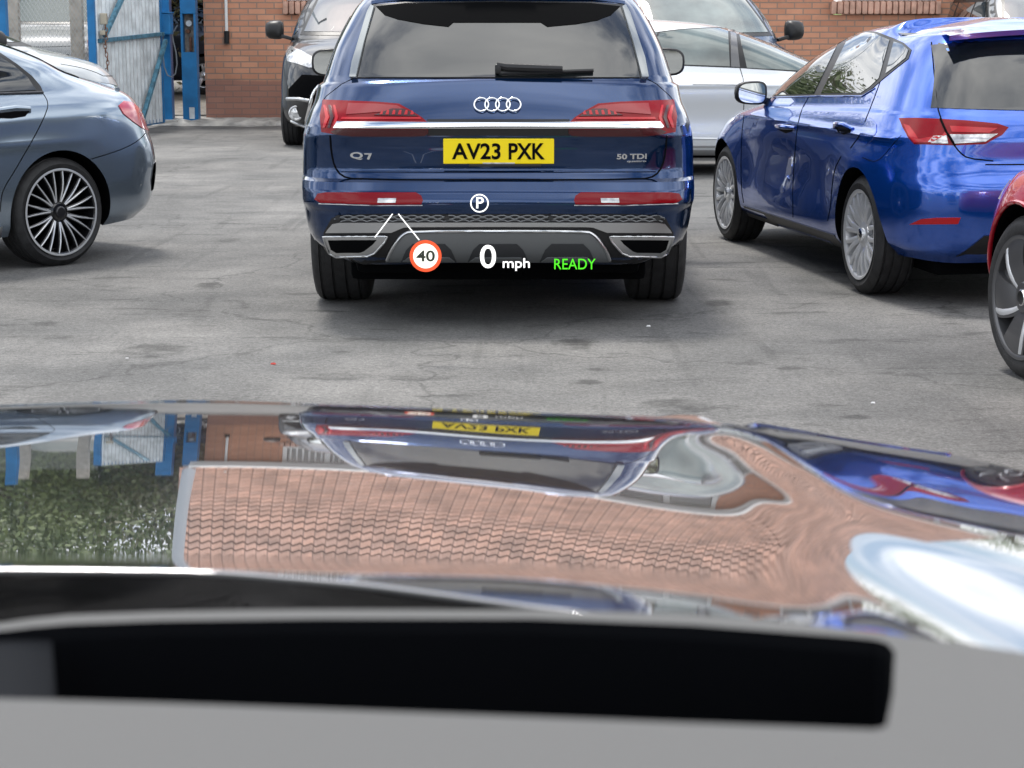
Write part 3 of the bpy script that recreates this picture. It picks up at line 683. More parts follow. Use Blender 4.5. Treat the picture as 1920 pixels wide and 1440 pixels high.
    md = o.modifiers.new('s', 'SOLIDIFY'); md.thickness = .003; o.data.materials.append(mat('bonnet_edge', (.10, .10, .10), .5)); md.material_offset_rim = 1; md.offset = -1
    # cowl closing the rear edge, and side wings falling away
    return o
bonnet()
M_dash = mat('grey_dashboard', (.084, .084, .083), .8, bump=.15, bscale=300)
b0 = Vector((BC, 0, 0))
# dashboard top: laid out by plan outline; the display recess is a real pit
def dz(px, py, d):
    p = at(px, py, d); return Vector((p.x, p.y, p.z)) - b0
def strip(rowsA, rowsB):
    vs = rowsA + rowsB; n = len(rowsA); return vs, [(i, i + 1, n + i + 1, n + i) for i in range(n - 1)]
topx = [-900, -300, 0, 60, 130, 300, 600, 1000, 1300, 1500, 1650, 1800, 1920, 2300, 2900]
far_y = [1330, 1230, 1168, 1160, 1153, 1147, 1143, 1144, 1152, 1168, 1186, 1205, 1224, 1290, 1400]   # windscreen-side edge
fp = pchip(topx, far_y)
pit = [(-560, 1250), (-300, 1222), (-100, 1196), (0, 1183), (60, 1176), (130, 1170), (300, 1164), (600, 1160), (1000, 1160), (1300, 1172), (1600, 1195), (1640, 1199), (1664, 1206), (1678, 1222), (1674, 1300), (1662, 1362), (1640, 1368), (1200, 1352), (700, 1333), (300, 1318), (95, 1312), (-200, 1306), (-560, 1320)]
D_FAR, D_NEAR = .80, .62
def dd(py): return .80 - (py - 1160) / (1345 - 1160) * .17
def P3(px, py): d = max(.36, dd(py)); return dz(px, py, d)
import itertools
pts2 = []; edges = []
outer = [(x, float(fp(x))) for x in (-900, -600, -300, -100, 0, 60, 130, 300, 450, 600, 800, 1000, 1150, 1300, 1400, 1500, 1650, 1800, 1920, 2300, 2900)] + [(2900, 1480), (1900, 1490), (960, 1490), (0, 1490), (-900, 1480)]
pts2 = [Vector(p) for p in outer] + [Vector(p) for p in pit]
no, npit = len(outer), len(pit)
edges = [(i, (i + 1) % no) for i in range(no)] + [(no + i, no + (i + 1) % npit) for i in range(npit)]
r_ = geometry.delaunay_2d_cdt(pts2, edges, [], 0, 1e-5)
def inp(p, poly):
    c = False; j = len(poly) - 1
    for i in range(len(poly)):
        xi, yi = poly[i]; xj, yj = poly[j]
        if (yi > p[1]) != (yj > p[1]) and p[0] < (xj - xi) * (p[1] - yi) / (yj - yi) + xi: c = not c
        j = i
    return c
vs = [P3(p.x, p.y) for p in r_[0]]; fs = []
for f in r_[2]:
    c = sum((r_[0][i] for i in f), Vector((0, 0))) / len(f)
    if inp(c, outer) and not inp(c, pit): fs.append(tuple(f))
# skirt down at the windscreen edge
base = len(vs)
for k in range(21): q = P3(*outer[k]); vs += [q, q + Vector((0, .012, -.012)), q + Vector((0, .02, -.12))]
for k in range(20): fs += [(base + 3 * k, base + 3 * k + 3, base + 3 * k + 4, base + 3 * k + 1), (base + 3 * k + 1, base + 3 * k + 4, base + 3 * k + 5, base + 3 * k + 2)]
mk('dashboard', vs, fs, M_dash, own, smooth=True, angle=25)
# pit walls and floor
vs = []; fs = []
for p in pit:
    q = P3(*p); vs += [q, q + Vector((0, -.002, -.006)), q + Vector((0, .0, -.10))]
for k in range(npit):
    a, b = 3 * k, 3 * ((k + 1) % npit); fs += [(a, b, b + 1, a + 1), (a + 1, b + 1, b + 2, a + 2)]
fs.append(tuple(3 * k + 2 for k in range(npit)))
mk('display_recess', vs, fs, mat('black_recess', (.0028, .0032, .0042), .8, spec=.05), own)
def ledge(cols, name, m):
    vs = []; fs = []
    for (x, y0, y1, d0, d1) in cols:
        for k in range(7):
            t = k / 6; q = P3(x, y0 + (y1 - y0) * t); vs.append(q + Vector((0, 0, -(d0 + (d1 - d0) * t))))
    for i in range(len(cols) - 1):
        for k in range(6): fs.append((i * 7 + k, i * 7 + k + 1, (i + 1) * 7 + k + 1, (i + 1) * 7 + k))
    o = mk(name, vs, fs, m, own, smooth=True)
    return o
ledge([(112, 1165, 1340, .09, .09), (96, 1168, 1325, .006, .006), (0, 1178, 1322, .004, .004), (-300, 1216, 1322, .003, .003), (-560, 1250, 1325, 0, 0)], 'recess_shoulder', mat('shaded_dash_plastic', (.007, .008, .010), .8, spec=.06))  # left recess wall turned from the sky; its shade is in the dark colour
# black cowl between the bonnet and the dashboard
cw = MB(); cw.add([(-.8, .74, 1.03), (.8, .74, 1.03), (.8, 1.16, 1.06), (-.8, 1.16, 1.06), (-.8, .74, .9), (.8, .74, .9), (.8, 1.16, .9), (-.8, 1.16, .9)], [(0, 1, 2, 3), (7, 6, 5, 4), (0, 4, 5, 1), (1, 5, 6, 2), (2, 6, 7, 3), (3, 7, 4, 0)])
cw.build('cowl', M_blkm, own)
# body below the bonnet: wings, bumper (outside the frame, keeps the car solid)
nb = MB(); nb.box((0, 1.10, .61), (1.70, 2.0, .74), bev=.10); nb.build('front_body', MATS['own_bonnet_paint'], own, True)
# ---- head-up display: the lit image floats about eight metres ahead
HY = 8.3
hud = empty('head_up_display', at(950, 480, HY)); tag(hud, 'glowing head-up display reading 0 mph, 40, P and READY behind the big blue car', 'display')
hq = Vector(hud.location); PX = HY / F
def emat(n, c, s): return mat(n, (0, 0, 0), .9, spec=0, emit=c, estr=s)
E_w = emat('hud_white', (1, 1, 1), 1.15); E_g = emat('hud_green', (.10, .85, .03), .8); E_r = emat('hud_red', (.85, .10, .04), .9); E_k = emat('hud_dark', (.03, .035, .03), 1); E_c = emat('hud_cream', (.95, .97, .86), .95)
AY = Vector((0, -math.sin(PIT), 0)); 
def htxt(name, body, px, py, wpx, hpx, m, bold=0, parent=None, dy=0):
    t = MB(); add_text(t, body, at(px, py, HY - dy) - hq, wpx * PX, hpx * PX, .0008, bold=bold); return t.build(name, m, parent or hud)
htxt('speed_digit', '0', 915, 481, 30, 44, E_w, .008)
htxt('speed_unit', 'mph', 968, 496, 51, 24, E_w, .008)
htxt('ready_text', 'READY', 1078, 495, 78, 20, E_g, 0.0)
def ringm(px, py, r0, r1, name, m, dy=0.0, par=None):
    t = MB(); c = at(px, py, HY - dy) - hq
    t.lathe([(-.002, r0 * PX), (-.001, r1 * PX), (.001, r1 * PX), (.001, r0 * PX), (-.002, r0 * PX)], 48, 'y', c, close=False) if r0 > 0 else t.lathe([(-.001, 0), (-.001, r1 * PX), (.001, r1 * PX), (.001, 0)], 48, 'y', c)
    return t.build(name, m, par or hud)
ls = ringm(798, 480, 0, 24.5, 'limit_sign', E_c); ringm(798, 480, 23.5, 30, 'limit_ring', E_r, .006, ls)
htxt('limit_number', '40', 798, 480, 35, 21, E_k, .02, ls, .008)
ringm(899, 381, 15, 17.3, 'parking_ring', E_w); htxt('parking_letter', 'P', 900, 380, 14, 21, E_w, .01)
ln = MB()
for a, b in (((736, 401), (703, 445)), ((747, 401), (786, 450))): ln.bar(at(*a, HY) - hq, at(*b, HY) - hq, .0045, .003, up=(0, 1, 0))
ln.build('lane_lines', E_w, hud)
# ================================================================== CAR TOOLS
KN = ('yr', 'zr', 'yf', 'zf', 'w', 'zsr', 'zsf', 'zb', 'nr', 'nf', 'Rr', 'Rf')
def loft(keys, nsub=5, NR=30, NS=36, NF=24):
    """keys: rings from sill to roof; 13th entry 1 marks a crease"""
    segs = []; cur = [0]
    for i in range(1, len(keys)):
        cur.append(i)
        if len(keys[i]) > 12 and keys[i][12] and i < len(keys) - 1: segs.append(cur); cur = [i]
    segs.append(cur)
    rings = []
    for sgi, sg in enumerate(segs):
        t = np.arange(len(sg)); fs = [pchip(t, [keys[i][k] for i in sg]) for k in range(12)]
        tt = np.linspace(0, len(sg) - 1, (len(sg) - 1) * nsub + 1)
        if sgi > 0: tt = tt[1:]
        for q in tt: rings.append([float(f(q)) for f in fs])
    V = []
    for (yr, zr, yf, zf, w, zsr, zsf, zb, nr, nf, Rr, Rf) in rings:
        half = []
        if Rr + Rf > (yf - yr) * .98: s = (yf - yr) * .98 / (Rr + Rf); Rr *= s; Rf *= s
        for i in range(NR):
            t = i / NR; r = 1 / ((t ** nr + (1 - t) ** nr) ** (1 / nr))
            x = w * t * r; y = yr + Rr * (1 - (1 - t) * r); half.append((x, y, zr + (zsr - zr) * t * t * (3 - 2 * t)))
        for i in range(NS):
            v = i / NS; half.append((w, yr + Rr + (yf - Rf - yr - Rr) * v, zsr + (zsf - zsr) * v + zb * math.sin(math.pi * v) ** 2))
        for i in range(NF + 1):
            t = 1 - i / NF; r = 1 / ((t ** nf + (1 - t) ** nf) ** (1 / nf))
            x = w * t * r; y = yf - Rf * (1 - (1 - t) * r); half.append((x, y, zf + (zsf - zf) * t * t * (3 - 2 * t)))
        V.append(half + [(-x, y, z) for (x, y, z) in half[-2:0:-1]])
    W = len(V[0]); vs = [p for r_ in V for p in r_]; fs = []
    for a in range(len(V) - 1):
        for b in range(W): c = (b + 1) % W; fs.append((a * W + b, a * W + c, (a + 1) * W + c, (a + 1) * W + b))
    fs.append(tuple(range(W - 1, -1, -1)))
    # roof cap: strips joining the two halves of the last ring
    L = (len(V) - 1) * W; H = NR + NS + NF
    fs.append((L, L + 1, L + W - 1))
    for i in range(1, H - 1): fs.append((L + i, L + i + 1, L + W - i - 1, L + W - i))
    fs.append((L + H - 1, L + H, L + H + 1))
    return vs, fs
class Car:
    def __init__(s, name, label, loc, phi, keys, paintm, arches, disp=None, cat='car', group=None, nsub=5, angle=32):
        s.root = empty(name, loc, phi); tag(s.root, label, cat, group)
        s.M = Matrix.Translation(Vector(loc)) @ Matrix.Rotation(phi, 4, 'Z'); s.Mi = s.M.inverted()
        vs, fs = loft(keys, nsub)
        if disp: vs = [disp(Vector(v)) for v in vs]
        vs = [Vector(v) for v in vs]
        s.paint = paintm
        me = bpy.data.meshes.new('body'); me.from_pydata([tuple(v) for v in vs], [], fs); me.update()
        nrm = [v.normal.copy() for v in me.vertices]
        tris = []
        for f in fs:
            if len(f) == 4: tris += [(f[0], f[1], f[2]), (f[0], f[2], f[3])]
            elif len(f) == 3: tris.append(f)
        s.vs, s.nrm, s.tris = vs, nrm, tris
        s.bvh = BVHTree.FromPolygons([tuple(v) for v in vs], tris)
        me.materials.append(paintm); me.materials.append(M_blkm)
        me.polygons.foreach_set('use_smooth', [True] * len(me.polygons))
        o = bpy.data.objects.new('body', me); COL.objects.link(o)
        if arches:
            cut = MB()
            for (x, y, z, r, sg) in arches:   # x: inner depth of the well
                cut.lathe([(sg * x, r), (sg * 1.4, r)], 64, 'x', (0, y, z))
            c = cut.build('cutter', M_blkm); 
            for p in c.data.polygons: p.use_smooth = True
            c.data.set_sharp_from_angle(angle=R(40))
            md = o.modifiers.new('b', 'BOOLEAN'); md.operation = 'DIFFERENCE'; md.object = c; md.solver = 'EXACT'; md.material_mode = 'TRANSFER'
            bpy.context.view_layer.update()
            me2 = bpy.data.meshes.new_from_object(o.evaluated_get(bpy.context.evaluated_depsgraph_get()))
            o.modifiers.clear(); o.data = me2; bpy.data.objects.remove(c)
            me2.name = 'body'
        o.data.set_sharp_from_angle(angle=R(angle))
        # keep the smooth normals of the uncut panel next to the arches
        o.parent = s.root; s.body = o
    def hit_ray(s, o, d):
        o = s.Mi @ o; d = (s.Mi.to_3x3() @ d).normalized(); return s._hit(o, d)
    def _hit(s, o, d):
        loc, n, i, dist = s.bvh.ray_cast(o, d)
        if loc is None: return None
        return loc, s._n(loc, i)
    def _n(s, loc, i):
        a, b, c = s.tris[i]; A, B, C = s.vs[a], s.vs[b], s.vs[c]
        v0, v1, v2 = B - A, C - A, loc - A
        d00, d01, d11, d20, d21 = v0.dot(v0), v0.dot(v1), v1.dot(v1), v2.dot(v0), v2.dot(v1)
        den = d00 * d11 - d01 * d01
        if abs(den) < 1e-14: return s.nrm[a]
        v = (d11 * d20 - d01 * d21) / den; w = (d00 * d21 - d01 * d20) / den
        n = s.nrm[a] * (1 - v - w) + s.nrm[b] * v + s.nrm[c] * w
        return n.normalized()
    def px(s, p):
        """photo pixel -> local surface point and normal"""
        o = Vector((0, 0, CH)); d = ray(*p); h = s.hit_ray(o, d)
        if h: return h
        # miss: nearest point on the surface to the ray at the body's distance
        c = s.Mi @ o; dl = (s.Mi.to_3x3() @ d).normalized(); t = -c.dot(dl)
        best = None
        for k in range(-16, 17):
            q = c + dl * (t + k * .15); r_ = s.bvh.find_nearest(q)
            if best is None or r_[3] < best[0]: best = (r_[3], r_[0], r_[2])
        return best[1], s._n(best[1], best[2])
    def ax(s, p, axis):
        """axis cast in car space: 'r' rear, 'f' front: p=(x,z); 'R','L' sides: p=(y,z); 't' top: p=(x,y)"""
        if axis == 'r': o, d = Vector((p[0], -6, p[1])), Vector((0, 1, 0))
        elif axis == 'f': o, d = Vector((p[0], 9, p[1])), Vector((0, -1, 0))
        elif axis == 'R': o, d = Vector((4, p[0], p[1])), Vector((-1, 0, 0))
        elif axis == 'L': o, d = Vector((-4, p[0], p[1])), Vector((1, 0, 0))
        else: o, d = Vector((p[0], p[1], 4)), Vector((0, 0, -1))
        h = s._hit(o, d)
        if h: return h
        q = o + d * (o.length * .85); r_ = s.bvh.find_nearest(q); return r_[0], s._n(r_[0], r_[2])
    def cast(s, p, axis=None): return s.px(p) if axis is None else s.ax(p, axis)
    def patch(s, name, pts, m, off=.004, axis=None, step=None, parent=None, depth=.02, rnd=0, tf=None, mirror=False, label=None):
        if tf: pts = [tf(*p) for p in pts]
        if rnd: pts = smooth_poly(pts, rnd)
        xs = [p[0] for p in pts]; ys = [p[1] for p in pts]
        ext = max(max(xs) - min(xs), max(ys) - min(ys)); step = step or ext / 26
        # densify boundary
        B = []
        for i in range(len(pts)):
            a = Vector(pts[i]); b = Vector(pts[(i + 1) % len(pts)]); n = max(1, int((b - a).length / step))
            B += [a.lerp(b, k / n) for k in range(n)]
        nb = len(B); P = list(B); bl = [tuple(p) for p in B]
        gx = np.arange(min(xs) + step * .5, max(xs), step); gy = np.arange(min(ys) + step * .5, max(ys), step)
        for x in gx:
            for y in gy:
                if inp((x, y), bl) and min((Vector((x, y)) - b).length for b in B) > step * .45: P.append(Vector((x, y)))
        r_ = geometry.delaunay_2d_cdt(P, [(i, (i + 1) % nb) for i in range(nb)], [], 1, 1e-6)
        V2, F2 = r_[0], r_[2]
        H = [s.cast(p, axis) for p in V2]
        top = [h[0] + h[1] * off for h in H]; N = [h[1] for h in H]
        # boundary loop of result
        cnt = {}
        for f in F2:
            for i in range(len(f)):
                e = (f[i], f[(i + 1) % len(f)]); k = tuple(sorted(e)); cnt.setdefault(k, []).append(e)
        edge = [v[0] for v in cnt.values() if len(v) == 1]
        flip = False
        f0 = F2[len(F2) // 2]; nn = (top[f0[1]] - top[f0[0]]).cross(top[f0[2]] - top[f0[0]])
        if nn.dot(N[f0[0]]) < 0: flip = True
        vs = list(top); fs = [tuple(reversed(f)) if flip else tuple(f) for f in F2]; n0 = len(fs)
        norms = list(N)
        idx = {}
        for (a, b) in edge:
            for k in (a, b):
                if k not in idx:
                    idx[k] = len(vs); vs.append(top[k].copy()); vs.append(H[k][0] - H[k][1] * depth); norms += [N[k], N[k]]
        for (a, b) in edge:
            q = (idx[a], idx[b], idx[b] + 1, idx[a] + 1); fs.append(q if flip else tuple(reversed(q)))
        def mkmesh(sx):
            me = bpy.data.meshes.new(name); me.from_pydata([(sx * v.x, v.y, v.z) for v in vs], [], fs if sx > 0 else [tuple(reversed(f)) for f in fs]); me.update(); me.materials.append(m)
            me.polygons.foreach_set('use_smooth', [i < n0 for i in range(len(fs))])
            ln = []
            for p in me.polygons:
                for li in p.loop_indices:
                    if p.index < n0: n_ = norms[me.loops[li].vertex_index]; ln.append((sx * n_.x, n_.y, n_.z))
                    else: ln.append(tuple(p.normal))
            me.normals_split_custom_set(ln)
            o = bpy.data.objects.new(name, me); COL.objects.link(o); o.parent = s.root; return o
        o = mkmesh(1)
        if parent is not None: o.parent = parent
        if label: o['label'] = label
        if mirror:
            o2 = mkmesh(-1)
            if isinstance(mirror, bpy.types.Object): o2.parent = mirror
            if label: o2['label'] = label
            return o, o2
        return o
    def line(s, name, pts, m, r=.003, off=-.001, axis=None, tf=None, parent=None, mirror=False, n=6, closed=False, rnd=0, flat=1.0):
        if tf: pts = [tf(*p) for p in pts]
        if rnd: pts = smooth_line(pts, rnd, closed)
        D = []
        ext = max(max(p[0] for p in pts) - min(p[0] for p in pts), max(p[1] for p in pts) - min(p[1] for p in pts)); st = ext / 40
        for i in range(len(pts) - (0 if closed else 1)):
            a = Vector(pts[i]); b = Vector(pts[(i + 1) % len(pts)]); k = max(1, int((b - a).length / st)); D += [a.lerp(b, j / k) for j in range(k)]
        if not closed: D.append(Vector(pts[-1]))
        P = [s.cast(p, axis) for p in D]; P = [h[0] + h[1] * off for h in P]
        Q = [P[0]]
        for p in P[1:]:
            if (p - Q[-1]).length > 1e-4: Q.append(p)
        outs = []
        for sx in ((1, -1) if mirror else (1,)):
            mb = MB(); mb.tube([Vector((sx * p.x, p.y, p.z)) for p in Q], r, n, closed); o = mb.build(name, m, parent or s.root, True, 60); outs.append(o)
        return outs[0] if not mirror else outs
    def finish_normals(s): pass
def smooth_poly(pts, it):
    for _ in range(it):
        n = len(pts); q = []
        for i in range(n):
            a, b = pts[i], pts[(i + 1) % n]; q += [(a[0] * .75 + b[0] * .25, a[1] * .75 + b[1] * .25), (a[0] * .25 + b[0] * .75, a[1] * .25 + b[1] * .75)]
        pts = q
    return pts
def smooth_line(pts, it, closed=False):
    if closed: return smooth_poly(pts, it)
    for _ in range(it):
        q = [pts[0]]
        for i in range(len(pts) - 1):
            a, b = pts[i], pts[i + 1]; q += [(a[0] * .75 + b[0] * .25, a[1] * .75 + b[1] * .25), (a[0] * .25 + b[0] * .75, a[1] * .25 + b[1] * .75)]
        q.append(pts[-1]); pts = q
    return pts
def wheel(car, x, y, Rt, wd, Rr, style, side, rimm=None, facem=None, steer=0.0):
    """x: outer face position (positive), side +1 right / -1 left"""
    w_ = empty('wheel', (side * (x - wd / 2), y, Rt), steer, car.root)
    h = wd / 2; T = []
    prof = [(-h + .012, Rr - .01), (-h + .004, Rr + .012), (-h - .002, Rr + (Rt - Rr) * .45), (-h + .006, Rt - .028), (-h + .020, Rt - .010), (-h + .034, Rt - .003)]
    gx = [-.33, -.115, .115, .33]
    for g in gx: c = g * wd; prof += [(c - .007, Rt), (c - .005, Rt - .009), (c + .005, Rt - .009), (c + .007, Rt)]
    prof += [(h - .034, Rt - .003), (h - .020, Rt - .010), (h - .006, Rt - .028), (h + .002, Rt - (Rt - Rr) * .55), (h - .004, Rr + .012), (h - .012, Rr - .01)]
    t = MB(); t.lathe(prof, 72, 'x', close=False)
    # sipes and shoulder blocks
    ty = t.build('tyre', M_rub, w_, True, 40)
    rimm = rimm or M_alu; facem = facem or rimm
    s = side; f = s * h
    b = MB()
    b.lathe([(f * .96, Rr - .004), (f * 1.0, Rr + .004), (f * 1.0, Rr - .006), (f * .93, Rr - .016), (f * .2, Rr - .03), (-f * .9, Rr - .02)], 72, 'x', close=False)
    rim = b.build('rim', rimm, w_, True, 40)
    bk = MB(); bk.lathe([(f * .15, 0), (f * .15, Rr - .03)], 48, 'x', close=False); bk.lathe([(f * .28, 0), (f * .30, Rr * .62)], 40, 'x', close=False); bk.build('brake_disc', M_blkm, rim)
    sp = MB(); edge = MB()
    def spoke(a0, a1, r0, r1, w0, w1, x0, x1, dp=.03, n=5, mb=sp, cr=.5):
        vs = []; 
        for i in range(n + 1):
            t_ = i / n; r = r0 + (r1 - r0) * t_; a = a0 + (a1 - a0) * t_; ww = (w0 + (w1 - w0) * t_) / 2; xx = x0 + (x1 - x0) * t_ + s * .012 * math.sin(math.pi * t_)
            er = Vector((0, math.cos(a), math.sin(a))); et = Vector((0, -math.sin(a), math.cos(a)))
            for (tt, oo) in ((-1, -dp), (-1, -.004), (-.35, 0), (.35, 0), (1, -.004), (1, -dp)): vs.append(er * r + et * (tt * ww) + Vector((xx + s * oo, 0, 0)))
        fs = [(i * 6 + k, i * 6 + k + 1, i * 6 + 7 + k, i * 6 + 6 + k) for i in range(n) for k in range(5)]
        mb.add(vs, fs)
    fo = f * .95
    if style == 'multi':
        for k in range(11):
            a = 2 * math.pi * k / 11 + .1
            for sg in (-1, 1):
                spoke(a + sg * .06, a + sg * .15, .06, Rr - .010, .012, .0075, f * .80, fo + s * .002, .004, mb=edge)
                spoke(a + sg * .06, a + sg * .15, .05, Rr - .010, .024, .014, f * .76, fo - s * .006, .035)
        sp.lathe([(f * .70, .065), (f * .84, .05), (f * .86, .034)], 40, 'x', close=False)
        edge.lathe([(f * 1.0, Rr + .003), (f * 1.012, Rr - .003), (f * 1.0, Rr - .010)], 72, 'x', close=False)
    elif style == 'leaf':
        for k in range(10):
            a = 2 * math.pi * k / 10 + .2
            spoke(a - .06, a - .17, .06, Rr - .012, .034, .022, f * .74, fo, .035); spoke(a + .06, a + .15, .06, Rr - .012, .034, .022, f * .74, fo, .035)
            spoke(a, a, .05, Rr * .55, .05, .02, f * .66, f * .78, .03)
        sp.lathe([(f * .60, .10), (f * .74, .075), (f * .80, .05), (f * .80, 0)], 40, 'x', close=False)
    elif style == 'aero':
        for k in range(5):
            a = 2 * math.pi * k / 5 + .95
            spoke(a - .03, a + .28, .05, Rr - .012, .11, .20, f * .80, fo, .03); spoke(a + .26, a + .52, .08, Rr - .02, .06, .10, f * .55, f * .72, .02)
        sp.lathe([(f * .72, .08), (f * .88, .06), (f * .90, 0)], 40, 'x', close=False)
        for k in range(5):
            a = 2 * math.pi * k / 5 + .95; spoke(a - .42, a - .05, .07, Rr - .02, .025, .03, f * .84, f * .97, .012, mb=edge)
    else:
        for k in range(5):
            a = 2 * math.pi * k / 5 + .3
            spoke(a - .10, a - .16, .05, Rr - .012, .05, .035, f * .75, fo, .04); spoke(a + .10, a + .16, .05, Rr - .012, .05, .035, f * .75, fo, .04)
        sp.lathe([(f * .65, .09), (f * .80, .06), (f * .82, 0)], 40, 'x', close=False)
    sp.build('spokes', (rimm if style == 'multi' else facem), rim, True, 30)
    if edge.v: edge.build('rim_edge', M_alu, rim, True, 30)
    hb = MB(); hb.lathe([(f * .80, .036), (f * .93, .034), (f * .96, .028), (f * .96, 0)], 32, 'x', close=False); hb.build('hub_cap', M_dalu if style == 'multi' else M_chr, rim, True, 30)
    return w_, rim
def wing_mirror(car, c, size, side, bodym, glassm=None, back=True):
    """c: local centre of the housing; glass faces the rear (-y)"""
    W, D, H = size; mb = MB(); vs = []; n = 20; prof = [(-.5, .94), (-.46, 1.0), (-.1, 1.0), (.2, .86), (.4, .6), (.5, .25)]
    for (yy, s_) in prof:
        for k in range(n):
            t = 2 * math.pi * k / n; ct, st = math.cos(t), math.sin(t)
            x = math.copysign(abs(ct) ** .62, ct) * W / 2 * s_; z = math.copysign(abs(st) ** .62, st) * H / 2 * s_
            x *= 1.0; z *= 1 + .12 * (ct * side * -1)
            vs.append(Vector(c) + Vector((x, yy * D, z)))
    m = len(prof); fs = [(i * n + k, i * n + (k + 1) % n, (i + 1) * n + (k + 1) % n, (i + 1) * n + k) for i in range(m - 1) for k in range(n)] + [tuple(range(n)), tuple((m - 1) * n + k for k in range(n))]
    mb.add(vs, fs); h = mb.build('wing_mirror', bodym, car.root, True, 50)
    g = []; 
    for k in range(n):
        t = 2 * math.pi * k / n; ct, st = math.cos(t), math.sin(t)
        x = math.copysign(abs(ct) ** .62, ct) * W / 2 * .86; z = math.copysign(abs(st) ** .62, st) * H / 2 * .84 * (1 + .12 * (ct * side * -1)); g.append((x, z))
    mm = MB(); mm.add([Vector(c) + Vector((x, -.502 * D - .002, z)) for x, z in g] + [Vector(c) + Vector((x, -.45 * D, z)) for x, z in g], [tuple(range(n))] + [(k, (k + 1) % n, n + (k + 1) % n, n + k) for k in range(n)])
    mm.build('mirror_glass', glassm or M_mir, h)
    st_ = MB(); st_.bar(Vector(c) + Vector((-side * W * .3, 0, -H * .3)), Vector(c) + Vector((-side * (W * .5 + .11), .03, -H * .48)), .05, .04); st_.build('mirror_arm', M_blk, h, True)
    return h
